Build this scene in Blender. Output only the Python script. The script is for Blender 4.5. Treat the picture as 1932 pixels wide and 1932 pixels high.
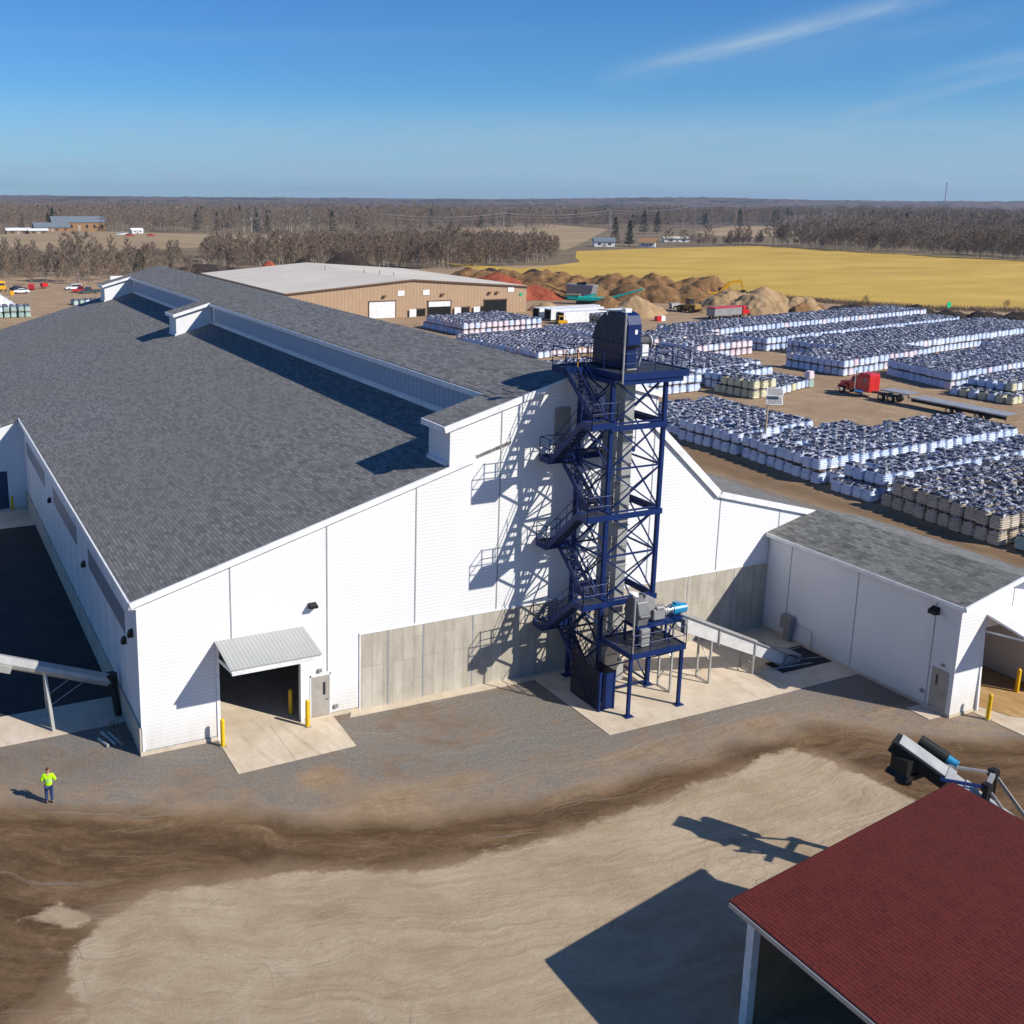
import bpy, bmesh, math, random
import numpy as np
from mathutils import Vector, Matrix, noise
random.seed(7); RS = np.random.RandomState(11)
S = bpy.context.scene
for o in list(bpy.data.objects): bpy.data.objects.remove(o)

# ---------------------------------------------------------------- camera
YAW, PITCH, ROLL = .432039, .216061, .0063688
CAM = Vector((-9.10, -47.19, 26.5))
Fv = Vector((math.sin(YAW)*math.cos(PITCH), math.cos(YAW)*math.cos(PITCH), -math.sin(PITCH)))
R0 = Vector((math.cos(YAW), -math.sin(YAW), 0)); U0 = R0.cross(Fv)
Rv = math.cos(ROLL)*R0 + math.sin(ROLL)*U0; Uv = -math.sin(ROLL)*R0 + math.cos(ROLL)*U0
cd = bpy.data.cameras.new('camera'); cam = bpy.data.objects.new('camera', cd); S.collection.objects.link(cam)
M = Matrix((Rv, Uv, -Fv)).transposed().to_4x4(); M.translation = CAM
cam.matrix_world = M
cd.sensor_width = 36; cd.lens = 1988.02/1932*36
cd.shift_x = (966-719.85)/1932; cd.shift_y = -(966-812.9)/1932
cd.clip_start = .5; cd.clip_end = 30000
S.camera = cam

# ---------------------------------------------------------------- sky and sun
EL = math.radians(36.5); AZ = math.atan2(.62, -.785)
TOSUN = Vector((math.sin(AZ)*math.cos(EL), math.cos(AZ)*math.cos(EL), math.sin(EL)))
w = bpy.data.worlds.new('World'); S.world = w; w.use_nodes = True
nt = w.node_tree; N = nt.nodes; Lk = nt.links
bg = N['Background']; bg.inputs[1].default_value = .068
sky = N.new('ShaderNodeTexSky'); sky.sky_type = 'NISHITA'; sky.sun_disc = False
sky.sun_elevation = EL; sky.sun_rotation = AZ
sky.air_density = 1.0; sky.dust_density = 0; sky.ozone_density = 4.5; sky.altitude = 300
def wm(op, a, b=None, c=None):
    n = N.new('ShaderNodeMath'); n.operation = op
    for i, v in enumerate((a, b, c)):
        if v is None: continue
        if isinstance(v, (int, float)): n.inputs[i].default_value = v
        else: Lk.new(v, n.inputs[i])
    return n.outputs[0]
tc = N.new('ShaderNodeTexCoord'); sx = N.new('ShaderNodeSeparateXYZ'); Lk.new(tc.outputs['Generated'], sx.inputs[0])
az = wm('MULTIPLY', wm('ARCTAN2', sx.outputs[0], sx.outputs[1]), 57.2958)
el = wm('MULTIPLY', wm('ARCSINE', sx.outputs[2]), 57.2958)
def streak(a0, e0, a1, e1, wid, amp, seed):
    sl = (e1-e0)/(a1-a0)
    u = wm('DIVIDE', wm('SUBTRACT', az, a0), a1-a0)
    v = wm('SUBTRACT', wm('SUBTRACT', el, e0), wm('MULTIPLY', wm('SUBTRACT', az, a0), sl))
    cx = N.new('ShaderNodeCombineXYZ'); Lk.new(wm('MULTIPLY', az, .18), cx.inputs[0]); Lk.new(wm('MULTIPLY', v, 1.1), cx.inputs[1]); cx.inputs[2].default_value = seed
    no = N.new('ShaderNodeTexNoise'); no.inputs['Scale'].default_value = 1.6; no.inputs['Detail'].default_value = 7; no.inputs['Roughness'].default_value = .6; no.inputs['Distortion'].default_value = .4
    Lk.new(cx.outputs[0], no.inputs['Vector'])
    nz = no.outputs[0]
    vv = wm('ADD', v, wm('MULTIPLY', wm('SUBTRACT', nz, .5), wid*.9))
    t = wm('MULTIPLY', wm('MULTIPLY', u, wm('SUBTRACT', 1.0, u)), 4.0); t = wm('MAXIMUM', t, 0.0)
    g = wm('DIVIDE', vv, wid); g = wm('EXPONENT', wm('MULTIPLY', wm('MULTIPLY', g, g), -2.2))
    return wm('MULTIPLY', wm('MULTIPLY', wm('MULTIPLY', g, wm('POWER', t, .7)), wm('MULTIPLY_ADD', nz, 1.6, -.1)), amp)
m = wm('ADD', streak(35.5, 6.0, 53.5, 9.9, .80, .62, 1.0), streak(38, 6.7, 50, 9.0, .30, .45, 1.5))
for a in ((40, 6.2, 56, 8.6, .9, .16, 4.), (49.3, 5.3, 60, 7.6, .55, .40, 2.), (47, 4.0, 57, 6.3, .40, .36, 3.), (-30, 3.8, 90, 3.4, 1.6, .45, 6.), (-20, 1.2, 90, 1.4, 2.6, 1.05, 7.), (0, 7.6, 34, 8.4, .5, .10, 8.)):
    m = wm('ADD', m, streak(*a))
m = wm('MINIMUM', wm('MAXIMUM', m, 0.0), .85)
mx = N.new('ShaderNodeMixRGB'); Lk.new(m, mx.inputs[0]); Lk.new(sky.outputs[0], mx.inputs[1]); mx.inputs[2].default_value = (7.8, 6.5, 6.2, 1)
gm = N.new('ShaderNodeHueSaturation'); gm.inputs['Saturation'].default_value = 1.12; Lk.new(mx.outputs[0], gm.inputs['Color'])
tn = N.new('ShaderNodeMixRGB'); tn.blend_type = 'MULTIPLY'; tn.inputs[0].default_value = 1; tn.inputs[2].default_value = (.56, .98, 1.36, 1); Lk.new(gm.outputs[0], tn.inputs[1])
Lk.new(tn.outputs[0], bg.inputs[0])
sl_ = bpy.data.lights.new('sun', 'SUN'); sl_.energy = 5.0; sl_.angle = math.radians(.5); sl_.color = (1, .935, .83)
so = bpy.data.objects.new('sun', sl_); S.collection.objects.link(so); so.rotation_euler = TOSUN.to_track_quat('Z', 'Y').to_euler(); so.location = (0, 0, 80)
S.view_settings.view_transform = 'Standard'; S.view_settings.look = 'None'; S.view_settings.exposure = .27; S.view_settings.gamma = 1; S.view_settings.use_curve_mapping = False
S.render.engine = 'CYCLES'; S.cycles.max_bounces = 6; S.cycles.volume_bounces = 0

# ---------------------------------------------------------------- materials
MATS = {}
def mat(name, col, rough=.8, metal=0., spec=.3, build=None):
    if name in MATS: return MATS[name]
    m = bpy.data.materials.new(name); m.use_nodes = True
    b = m.node_tree.nodes['Principled BSDF']
    b.inputs['Base Color'].default_value = (*col, 1); b.inputs['Roughness'].default_value = rough
    b.inputs['Metallic'].default_value = metal; b.inputs['Specular IOR Level'].default_value = spec
    if build: build(m.node_tree, b)
    else: speckle(m.node_tree, b, col, .10, 1.2)
    MATS[name] = m; return m
def nn(t, typ, **k):
    n = t.nodes.new(typ)
    for a, v in k.items():
        if a.startswith('i_'):
            key = a[2:].replace('_', ' ')
            n.inputs[key].default_value = v
        else: setattr(n, a, v)
    return n
def geo(t, scale=(1, 1, 1), src='Position'):
    g = nn(t, 'ShaderNodeNewGeometry'); mp = nn(t, 'ShaderNodeMapping'); mp.inputs['Scale'].default_value = scale
    t.links.new(g.outputs[src], mp.inputs[0]); return mp.outputs[0]
def objc(t, scale=(1, 1, 1)):
    g = nn(t, 'ShaderNodeTexCoord'); mp = nn(t, 'ShaderNodeMapping'); mp.inputs['Scale'].default_value = scale
    t.links.new(g.outputs['Object'], mp.inputs[0]); return mp.outputs[0]
def noi(t, vec, scale, detail=6, rough=.6, dist=0.):
    n = nn(t, 'ShaderNodeTexNoise'); n.inputs['Scale'].default_value = scale; n.inputs['Detail'].default_value = detail
    n.inputs['Roughness'].default_value = rough; n.inputs['Distortion'].default_value = dist
    t.links.new(vec, n.inputs['Vector']); return n.outputs[0]
def ramp(t, fac, stops):
    r = nn(t, 'ShaderNodeValToRGB'); e = r.color_ramp.elements
    while len(e) < len(stops): e.new(.5)
    for x, (p, c) in zip(e, stops): x.position = p; x.color = (*c, 1) if len(c) == 3 else c
    t.links.new(fac, r.inputs[0]); return r.outputs[0]
def mixc(t, fac, a, b, typ='MIX'):
    n = nn(t, 'ShaderNodeMixRGB', blend_type=typ)
    for i, v in ((0, fac), (1, a), (2, b)):
        if isinstance(v, (int, float)): n.inputs[i].default_value = v
        elif isinstance(v, tuple): n.inputs[i].default_value = (*v, 1)
        else: t.links.new(v, n.inputs[i])
    return n.outputs[0]
def mth(t, op, a, b=None, c=None):
    n = nn(t, 'ShaderNodeMath', operation=op)
    for i, v in enumerate((a, b, c)):
        if v is None: continue
        if isinstance(v, (int, float)): n.inputs[i].default_value = v
        else: t.links.new(v, n.inputs[i])
    return n.outputs[0]
def bump(t, b, h, st=.3, dist=.05):
    n = nn(t, 'ShaderNodeBump'); n.inputs['Strength'].default_value = st; n.inputs['Distance'].default_value = dist
    t.links.new(h, n.inputs['Height']); t.links.new(n.outputs[0], b.inputs['Normal'])
def speckle(t, b, col, amt, sc):
    n = noi(t, geo(t), sc, 8, .65)
    lo = tuple(c*(1-amt*2) for c in col); hi = tuple(min(1, c*(1+amt*1.6)) for c in col)
    t.links.new(ramp(t, n, [(.3, lo), (.7, hi)]), b.inputs['Base Color'])
def xyz(t, v):
    n = nn(t, 'ShaderNodeSeparateXYZ'); t.links.new(v, n.inputs[0]); return n.outputs

def b_siding(axis, pitch=.19):
    def f(t, b):
        p = xyz(t, geo(t)); z = p[2]
        fr = mth(t, 'FRACT', mth(t, 'DIVIDE', z, pitch))
        line = mth(t, 'GREATER_THAN', fr, .84)
        n = noi(t, geo(t, (1, 1, .25)), .35, 6)
        n2 = noi(t, geo(t, (3, 3, .4)), 1.2, 5)
        c = ramp(t, n, [(.3, (.72, .73, .74)), (.7, (.80, .80, .80))])
        c = mixc(t, mth(t, 'MULTIPLY', line, .42), c, (.42, .44, .47))
        c = mixc(t, mth(t, 'MULTIPLY', mth(t, 'GREATER_THAN', n2, .66), .10), c, (.5, .45, .38))
        # dust splashed up from the yard
        dz = nn(t, 'ShaderNodeMapRange'); t.links.new(z, dz.inputs[0]); dz.inputs[1].default_value = .2; dz.inputs[2].default_value = 1.9; dz.inputs[3].default_value = .75; dz.inputs[4].default_value = 0
        c = mixc(t, mth(t, 'MULTIPLY', dz.outputs[0], n2), c, (.50, .42, .33))
        t.links.new(c, b.inputs['Base Color'])
        bump(t, b, mth(t, 'PINGPONG', z, pitch/2), .35, .04)
    return f
def b_panel(t, b):   # smooth side panels
    p = xyz(t, geo(t))
    n = noi(t, geo(t, (1, 1, .4)), .5, 7)
    c = ramp(t, n, [(.3, (.66, .68, .71)), (.7, (.75, .76, .78))])
    fr = mth(t, 'FRACT', mth(t, 'DIVIDE', p[2], .19))
    c = mixc(t, mth(t, 'MULTIPLY', mth(t, 'GREATER_THAN', fr, .86), .12), c, (.4, .42, .45))
    dz = nn(t, 'ShaderNodeMapRange'); t.links.new(p[2], dz.inputs[0]); dz.inputs[1].default_value = .2; dz.inputs[2].default_value = 1.4; dz.inputs[3].default_value = .4; dz.inputs[4].default_value = 0
    c = mixc(t, mth(t, 'MULTIPLY', dz.outputs[0], n), c, (.45, .39, .32))
    t.links.new(c, b.inputs['Base Color'])
def b_shingle(cols, bw=.62, rh=.26, along='y', mort=.02):
    def f(t, b):
        p = xyz(t, geo(t)); cx = nn(t, 'ShaderNodeCombineXYZ')
        t.links.new(p[1], cx.inputs[0]); t.links.new(p[0], cx.inputs[1])
        br = nn(t, 'ShaderNodeTexBrick'); br.offset = .37; br.squash = 1.0
        br.inputs['Scale'].default_value = 1; br.inputs['Brick Width'].default_value = bw; br.inputs['Row Height'].default_value = rh
        br.inputs['Mortar Size'].default_value = mort; br.inputs['Mortar Smooth'].default_value = .3; br.inputs['Bias'].default_value = 0.
        br.inputs['Color1'].default_value = (*cols[0], 1); br.inputs['Color2'].default_value = (*cols[1], 1); br.inputs['Mortar'].default_value = (*cols[2], 1)
        t.links.new(cx.outputs[0], br.inputs['Vector'])
        n = noi(t, geo(t), 1.7, 8, .8); n2 = noi(t, geo(t), .06, 5)
        c = mixc(t, ramp(t, n, [(.35, (0, 0, 0)), (.65, (1, 1, 1))]), br.outputs[0], cols[3], 'MIX'); 
        c = mixc(t, .55, br.outputs[0], c)
        c = mixc(t, ramp(t, n2, [(.4, (0, 0, 0)), (.7, (.35, .35, .35))]), c, cols[4])
        t.links.new(c, b.inputs['Base Color']); bump(t, b, br.outputs['Fac'], -.25, .03)
    return f
def b_concwall(t, b):
    p = xyz(t, geo(t))
    n = noi(t, geo(t, (1.2, 1.2, .5)), .9, 8, .65)
    c = ramp(t, n, [(.25, (.36, .325, .265)), (.5, (.47, .43, .36)), (.75, (.56, .52, .44))])
    wv = nn(t, 'ShaderNodeTexBrick'); wv.offset = .5; wv.offset_frequency = 3; cx = nn(t, 'ShaderNodeCombineXYZ'); t.links.new(p[2], cx.inputs[0]); t.links.new(p[0], cx.inputs[1])
    t.links.new(cx.outputs[0], wv.inputs['Vector']); wv.inputs['Scale'].default_value = 1; wv.inputs['Brick Width'].default_value = 2.44; wv.inputs['Row Height'].default_value = .61
    wv.inputs['Mortar Size'].default_value = .014; wv.inputs['Color1'].default_value = (1, 1, 1, 1); wv.inputs['Color2'].default_value = (.8, .8, .79, 1); wv.inputs['Mortar'].default_value = (.62, .6, .57, 1)
    c = mixc(t, .9, c, wv.outputs[0], 'MULTIPLY')
    d = noi(t, geo(t, (2.5, 2.5, .18)), 1.4, 5)
    c = mixc(t, ramp(t, d, [(.5, (0, 0, 0)), (.75, (.35, .35, .35))]), c, (.20, .18, .15))
    t.links.new(c, b.inputs['Base Color'])
def b_apron(t, b):
    b_slab(t, b)
    c0 = b.inputs['Base Color'].links[0].from_socket; p = xyz(t, geo(t)); w_ = noi(t, geo(t, (1, .25, 1)), 1.1, 6, .7)
    j = mth(t, 'LESS_THAN', mth(t, 'ABSOLUTE', mth(t, 'SUBTRACT', p[0], 6.6)), .02)
    r = mth(t, 'SINE', mth(t, 'MULTIPLY', mth(t, 'ADD', p[0], mth(t, 'MULTIPLY', p[1], .22)), 5.5))
    c = mixc(t, mth(t, 'MULTIPLY', ramp(t, r, [(.6, (0, 0, 0)), (.95, (.5, .5, .5))]), ramp(t, w_, [(.42, (0, 0, 0)), (.62, (1, 1, 1))])), c0, (.36, .29, .21))
    c = mixc(t, mth(t, 'MULTIPLY', j, .6), c, (.2, .17, .13)); t.links.new(c, b.inputs['Base Color'])
def b_slab(t, b):
    n = noi(t, geo(t), .45, 8, .65); n2 = noi(t, geo(t, (1, .3, 1)), 1.4, 7, .7)
    c = ramp(t, n, [(.3, (.47, .385, .28)), (.55, (.60, .51, .395)), (.75, (.68, .60, .49))])
    c = mixc(t, ramp(t, n2, [(.52, (0, 0, 0)), (.72, (.5, .5, .5))]), c, (.33, .24, .15))
    t.links.new(c, b.inputs['Base Color'])
def b_asphalt(t, b):
    n = noi(t, geo(t), 6, 9, .8); n2 = noi(t, geo(t), .5, 5)
    c = ramp(t, n, [(.35, (.018, .018, .018)), (.62, (.045, .043, .042)), (.8, (.10, .095, .09))])
    c = mixc(t, ramp(t, n2, [(.4, (0, 0, 0)), (.8, (.4, .4, .4))]), c, (.09, .08, .07))
    t.links.new(c, b.inputs['Base Color'])
def b_yard(t, b):
    at = nn(t, 'ShaderNodeVertexColor', layer_name='soil'); s = nn(t, 'ShaderNodeSeparateColor'); t.links.new(at.outputs[0], s.inputs[0])
    fl = nn(t, 'ShaderNodeAttribute', attribute_name='flow')   # metres from the wheel track edge, so that ruts follow the track
    P = geo(t); p = xyz(t, P)
    wob = noi(t, P, .16, 5, .6)
    def flow(kx, kd, sc, det=8, ro=.7, dist=.0):
        cx = nn(t, 'ShaderNodeCombineXYZ'); t.links.new(mth(t, 'MULTIPLY', p[0], kx), cx.inputs[0]); t.links.new(mth(t, 'MULTIPLY', mth(t, 'ADD', fl.outputs['Fac'], mth(t, 'MULTIPLY', mth(t, 'SUBTRACT', wob, .5), 2.6)), kd), cx.inputs[1]); t.links.new(mth(t, 'MULTIPLY', p[1], .15), cx.inputs[2])
        return noi(t, cx.outputs[0], sc, det, ro, dist)
    nf = noi(t, P, 7, 10, .9); nm = noi(t, P, 1.1, 9, .78, .8); nl = noi(t, P, .2, 8, .68, .9); nn3 = noi(t, P, 2.6, 9, .8, .3)
    st = flow(.16, .60, 1.2, 10, .72, .25); rut = flow(.055, 1.7, 1.6, 7, .62, .1); pk = noi(t, P, 24, 4, .9)
    def msk(f, a, b, hi=1.): return ramp(t, f, [(a, (0, 0, 0)), (b, (hi, hi, hi))])
    def avg(x, y, k): return mth(t, 'ADD', mth(t, 'MULTIPLY', x, k), mth(t, 'MULTIPLY', y, 1-k))
    grav = ramp(t, nf, [(.32, (.085, .075, .066)), (.47, (.19, .172, .15)), (.58, (.26, .235, .205)), (.72, (.50, .46, .41))])
    grav = mixc(t, msk(avg(nm, nl, .4), .50, .60, .8), grav, mixc(t, nn3, (.17, .10, .055), (.36, .26, .17)))
    grav = mixc(t, msk(rut, .56, .68, .30), grav, (.36, .31, .25))
    grav = mixc(t, msk(nl, .55, .70, .5), grav, (.12, .105, .09))
    brown = ramp(t, avg(st, nn3, .75), [(.33, (.055, .029, .012)), (.46, (.110, .061, .027)), (.56, (.18, .108, .052)), (.68, (.31, .215, .125))])
    brown = mixc(t, msk(rut, .52, .60, .40), brown, (.075, .042, .02)); brown = mixc(t, msk(rut, .60, .68, .5), brown, (.30, .215, .13))
    brown = mixc(t, msk(nm, .56, .66, .6), brown, (.24, .15, .08)); brown = mixc(t, msk(avg(st, rut, .35), .575, .68, .5), brown, mixc(t, nf, (.13, .11, .09), (.30, .26, .215)))
    tan = ramp(t, avg(st, nl, .5), [(.34, (.33, .24, .15)), (.47, (.43, .33, .215)), (.57, (.50, .40, .275)), (.70, (.57, .475, .35))])
    tan = mixc(t, msk(rut, .54, .66, .35), tan, (.32, .225, .14)); tan = mixc(t, msk(nm, .58, .68, .35), tan, (.34, .24, .15)); tan = mixc(t, msk(nf, .58, .70, .35), tan, (.60, .51, .39))
    dirt = ramp(t, avg(nm, nn3, .6), [(.34, (.24, .15, .08)), (.5, (.37, .26, .16)), (.66, (.50, .385, .265))])
    dirt = mixc(t, msk(nl, .42, .60, .7), dirt, (.27, .18, .105))
    vo = nn(t, 'ShaderNodeTexVoronoi', feature='DISTANCE_TO_EDGE'); vo.inputs['Scale'].default_value = .75; wv = nn(t, 'ShaderNodeMixRGB'); wv.inputs[0].default_value = .35
    nv = nn(t, 'ShaderNodeTexNoise'); nv.inputs['Scale'].default_value = 1.4; nv.inputs['Detail'].default_value = 6; t.links.new(P, nv.inputs['Vector']); t.links.new(P, wv.inputs[1]); t.links.new(nv.outputs['Color'], wv.inputs[2]); wv.blend_type = 'ADD'; t.links.new(wv.outputs[0], vo.inputs['Vector'])
    crack = mth(t, 'MULTIPLY', ramp(t, vo.outputs['Distance'], [(.0, (1, 1, 1)), (.025, (0, 0, 0))]), msk(nl, .52, .64, .45)); tan = mixc(t, crack, tan, (.13, .085, .05))
    tr = nn(t, 'ShaderNodeMapRange'); t.links.new(fl.outputs['Fac'], tr.inputs[0]); tr.inputs[1].default_value = -4.2; tr.inputs[2].default_value = -.6
    grav = mixc(t, mth(t, 'MULTIPLY', mth(t, 'MULTIPLY', tr.outputs[0], msk(avg(nm, st, .5), .40, .58, .9)), mth(t, 'LESS_THAN', fl.outputs['Fac'], 4)), grav, mixc(t, nn3, (.24, .155, .09), (.46, .36, .245)))
    def edge(ch, w=.35):   # break the soil boundary up with noise
        a = mth(t, 'ADD', ch, mth(t, 'MULTIPLY', mth(t, 'SUBTRACT', mth(t, 'ADD', mth(t, 'MULTIPLY', nm, .45), mth(t, 'ADD', mth(t, 'MULTIPLY', st, .35), mth(t, 'MULTIPLY', nn3, .2))), .5), 1.7))
        r = nn(t, 'ShaderNodeMapRange'); t.links.new(a, r.inputs[0]); r.inputs[1].default_value = .5-w; r.inputs[2].default_value = .5+w; return r.outputs[0]
    c = mixc(t, edge(s.outputs[0], .2), dirt, grav); c = mixc(t, edge(s.outputs[1], .30), c, brown); c = mixc(t, edge(s.outputs[2], .10), c, tan)
    c = mixc(t, ramp(t, pk, [(.68, (0, 0, 0)), (.72, (.6, .6, .6))]), c, (.58, .53, .47))
    t.links.new(c, b.inputs['Base Color']); bump(t, b, mth(t, 'ADD', mth(t, 'ADD', nf, mth(t, 'MULTIPLY', rut, 1.2)), nn3), .8, .09)
def b_field(cols, sc=.012, rows=0):
    def f(t, b):
        n = noi(t, geo(t, (1, 2.2, 1)), sc, 9, .62, .4); n2 = noi(t, geo(t), .35, 8, .8)
        c = ramp(t, n, [(.3, cols[0]), (.5, cols[1]), (.7, cols[2])])
        c = mixc(t, ramp(t, n2, [(.35, (0, 0, 0)), (.75, (.5, .5, .5))]), c, cols[3])
        t.links.new(c, b.inputs['Base Color'])
    return f
def b_woods(t, b):
    n = noi(t, geo(t), .05, 10, .8); n2 = noi(t, geo(t), .004, 6, .6, .5); v = nn(t, 'ShaderNodeTexVoronoi'); v.inputs['Scale'].default_value = .07; t.links.new(geo(t), v.inputs['Vector'])
    c = ramp(t, n, [(.3, (.05, .038, .034)), (.5, (.115, .085, .072)), (.75, (.20, .155, .13))])
    c = mixc(t, ramp(t, n2, [(.50, (0, 0, 0)), (.60, (.85, .85, .85))]), c, (.022, .035, .022))
    t.links.new(c, b.inputs['Base Color'])
def b_bag(c1, c2, band=(.25, .33, .6), pinky=0):
    def f(t, b):
        tcn = nn(t, 'ShaderNodeTexCoord'); p = xyz(t, tcn.outputs['Object'])
        fr = mth(t, 'FRACT', mth(t, 'DIVIDE', p[2], .165))
        n = noi(t, geo(t), 3.5, 5, .7); n2 = noi(t, geo(t), .5, 3)
        c = ramp(t, n, [(.3, c1), (.65, c2)])
        c = mixc(t, mth(t, 'MULTIPLY', mth(t, 'GREATER_THAN', fr, .72), .55), c, band)
        c = mixc(t, ramp(t, n2, [(.45, (0, 0, 0)), (.7, (.4, .4, .4))]), c, band)
        t.links.new(c, b.inputs['Base Color'])
    return f
def b_cover(t, b):
    n = noi(t, geo(t), 1.5, 6, .75, 1.5)
    c = ramp(t, n, [(.40, (.008, .008, .018)), (.53, (.03, .03, .055)), (.56, (.45, .47, .55)), (.68, (.80, .82, .90))])  # pale stops paint glints of the film into its colour
    t.links.new(c, b.inputs['Base Color']); bump(t, b, noi(t, geo(t), 6, 4), .6, .06)
def b_pile(c0, c1, c2, sc=.5):
    def f(t, b):
        n = noi(t, geo(t, (1, 1, .5)), sc, 10, .75, .5)
        t.links.new(ramp(t, n, [(.3, c0), (.5, c1), (.72, c2)]), b.inputs['Base Color']); bump(t, b, n, .8, .4)
    return f
def b_corr(col, axis=0, pitch=.15, amt=.35):
    def f(t, b):
        p = xyz(t, geo(t)); fr = mth(t, 'FRACT', mth(t, 'DIVIDE', p[axis], pitch))
        n = noi(t, geo(t), .8, 6)
        c = ramp(t, n, [(.3, tuple(x*.9 for x in col)), (.7, col)])
        c = mixc(t, mth(t, 'MULTIPLY', mth(t, 'GREATER_THAN', fr, .75), amt), c, tuple(x*.35 for x in col))
        t.links.new(c, b.inputs['Base Color'])
    return f
m_siding = mat('white_ribbed_siding', (.8,)*3, .55, build=b_siding(0))
m_panel = mat('white_wall_panel', (.75,)*3, .5, build=b_panel)
m_trim = mat('white_trim', (.78, .79, .80), .45)
m_seam = mat('seam_grey', (.30, .31, .33), .6)
m_roof = mat('grey_shingles', (.1,)*3, .9, build=b_shingle([(.092, .094, .096), (.25, .25, .247), (.035, .035, .036), (.22, .218, .213), (.16, .15, .12)], .60, .19))
m_roof2 = mat('mottled_grey_shingles', (.1,)*3, .9, build=b_shingle([(.055, .058, .060), (.25, .26, .25), (.035, .035, .036), (.30, .29, .26), (.10, .105, .095)], .55, .22))
m_red = mat('red_metal_shingles', (.2, .03, .02), .5, build=b_shingle([(.115, .019, .011), (.150, .025, .014), (.025, .005, .004), (.16, .034, .02), (.095, .026, .015)], .50, .145, mort=.02))
m_conc = mat('board_marked_concrete', (.4,)*3, .85, build=b_concwall)
m_slab = mat('concrete_slab', (.5,)*3, .85, build=b_slab); m_apron = mat('apron_slab', (.5,)*3, .85, build=b_apron)
m_asph = mat('dark_asphalt', (.05,)*3, .9, build=b_asphalt)
m_yard = mat('yard_soil', (.3,)*3, .95, build=b_yard)
m_blue = mat('navy_painted_steel', (.004, .020, .105), .5, 0, .25)
m_grate = mat('steel_grating', (.05, .055, .07), .6, .3)
m_galv = mat('galvanised_steel', (.42, .42, .41), .42, .35, .5)
m_galv2 = mat('dull_galvanised', (.30, .30, .30), .55, .3)
m_white = mat('white_paint', (.75, .76, .77), .4)
m_black = mat('black_rubber', (.012,)*3, .55)
m_dark = mat('dark_void', (.01,)*3, .9)
m_cyan = mat('blue_motor_paint', (.01, .22, .42), .35, 0, .5)
m_yel = mat('safety_yellow', (.75, .46, .01), .4)
m_beige = mat('beige_door', (.36, .335, .30), .5)
m_glass = mat('dark_glass', (.03, .035, .045), .08, 0, .8)
m_corr = mat('corrugated_canopy', (.6,)*3, .4, build=b_corr((.44, .45, .43), 0, .2, .4))
m_tansid = mat('tan_steel_siding', (.4, .28, .18), .6, build=b_corr((.44, .30, .19), 0, .9, .28))
m_tanroof = mat('offwhite_membrane', (.62, .60, .56), .7, build=lambda t, b: speckle(t, b, (.60, .55, .47), .06, .08))
m_louv = mat('translucent_louvre', (.30, .33, .38), .5, build=b_corr((.22, .24, .28), 1, .25, .3))
m_redp = mat('red_truck_paint', (.55, .015, .012), .3, 0, .6)
m_wood = mat('weathered_wood', (.22, .16, .10), .85)
m_chrome = mat('chrome', (.7,)*3, .15, 1.)
m_orange = mat('yellow_machine_paint', (.70, .36, .01), .4)
m_teal = mat('teal_machine_paint', (.015, .50, .42), .45)
m_bark = mat('grey_bark', (.25, .21, .17), .9)
m_twig = mat('bare_twigs', (.24, .188, .14), .95)
m_twig2 = mat('pale_twigs', (.30, .26, .21), .95)
m_twig3 = mat('reddish_twigs', (.28, .20, .14), .95)
m_pine = mat('pine_needles', (.022, .042, .020), .9)
m_woods = mat('wooded_hills', (.1,)*3, 1, build=b_woods)
m_tan = mat('tan_field', (.3,)*3, 1, build=b_field([(.26, .18, .10), (.33, .24, .14), (.40, .30, .18), (.24, .18, .09)]))
m_yelf = mat('yellow_stubble', (.5,)*3, 1, build=b_field([(.38, .25, .045), (.50, .33, .06), (.60, .42, .095), (.42, .26, .045)], .02))
m_gnd = mat('dry_grassland', (.2,)*3, 1, build=b_field([(.13, .095, .06), (.19, .14, .085), (.26, .19, .11), (.12, .09, .05)], .01))
m_hiv = mat('hi_vis_fabric', (.45, .85, .005), .7)
m_jean = mat('blue_denim', (.025, .05, .15), .9)
m_skin = mat('skin', (.5, .25, .17), .6)
m_hair = mat('brown_hair', (.10, .045, .025), .9)
m_silver = mat('reflective_tape', (.42, .46, .42), .4)
BAGM = [mat('bag_white_blue', (.7,)*3, .45, build=b_bag((.56, .63, .78), (.80, .84, .92), (.24, .40, .68))),
        mat('bag_white_pink', (.7,)*3, .45, build=b_bag((.68, .62, .66), (.82, .80, .82), (.55, .34, .42))),
        mat('bag_tan', (.5,)*3, .5, build=b_bag((.42, .36, .28), (.58, .52, .44), (.30, .24, .18))),
        mat('bag_cream', (.6,)*3, .5, build=b_bag((.55, .52, .34), (.72, .70, .55), (.42, .40, .22))),
        mat('bag_green_grey', (.5,)*3, .5, build=b_bag((.30, .42, .38), (.55, .66, .62), (.16, .28, .24)))]
m_cover = mat('stretch_film_cover', (.03,)*3, .42, 0, .45, build=b_cover)

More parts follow.
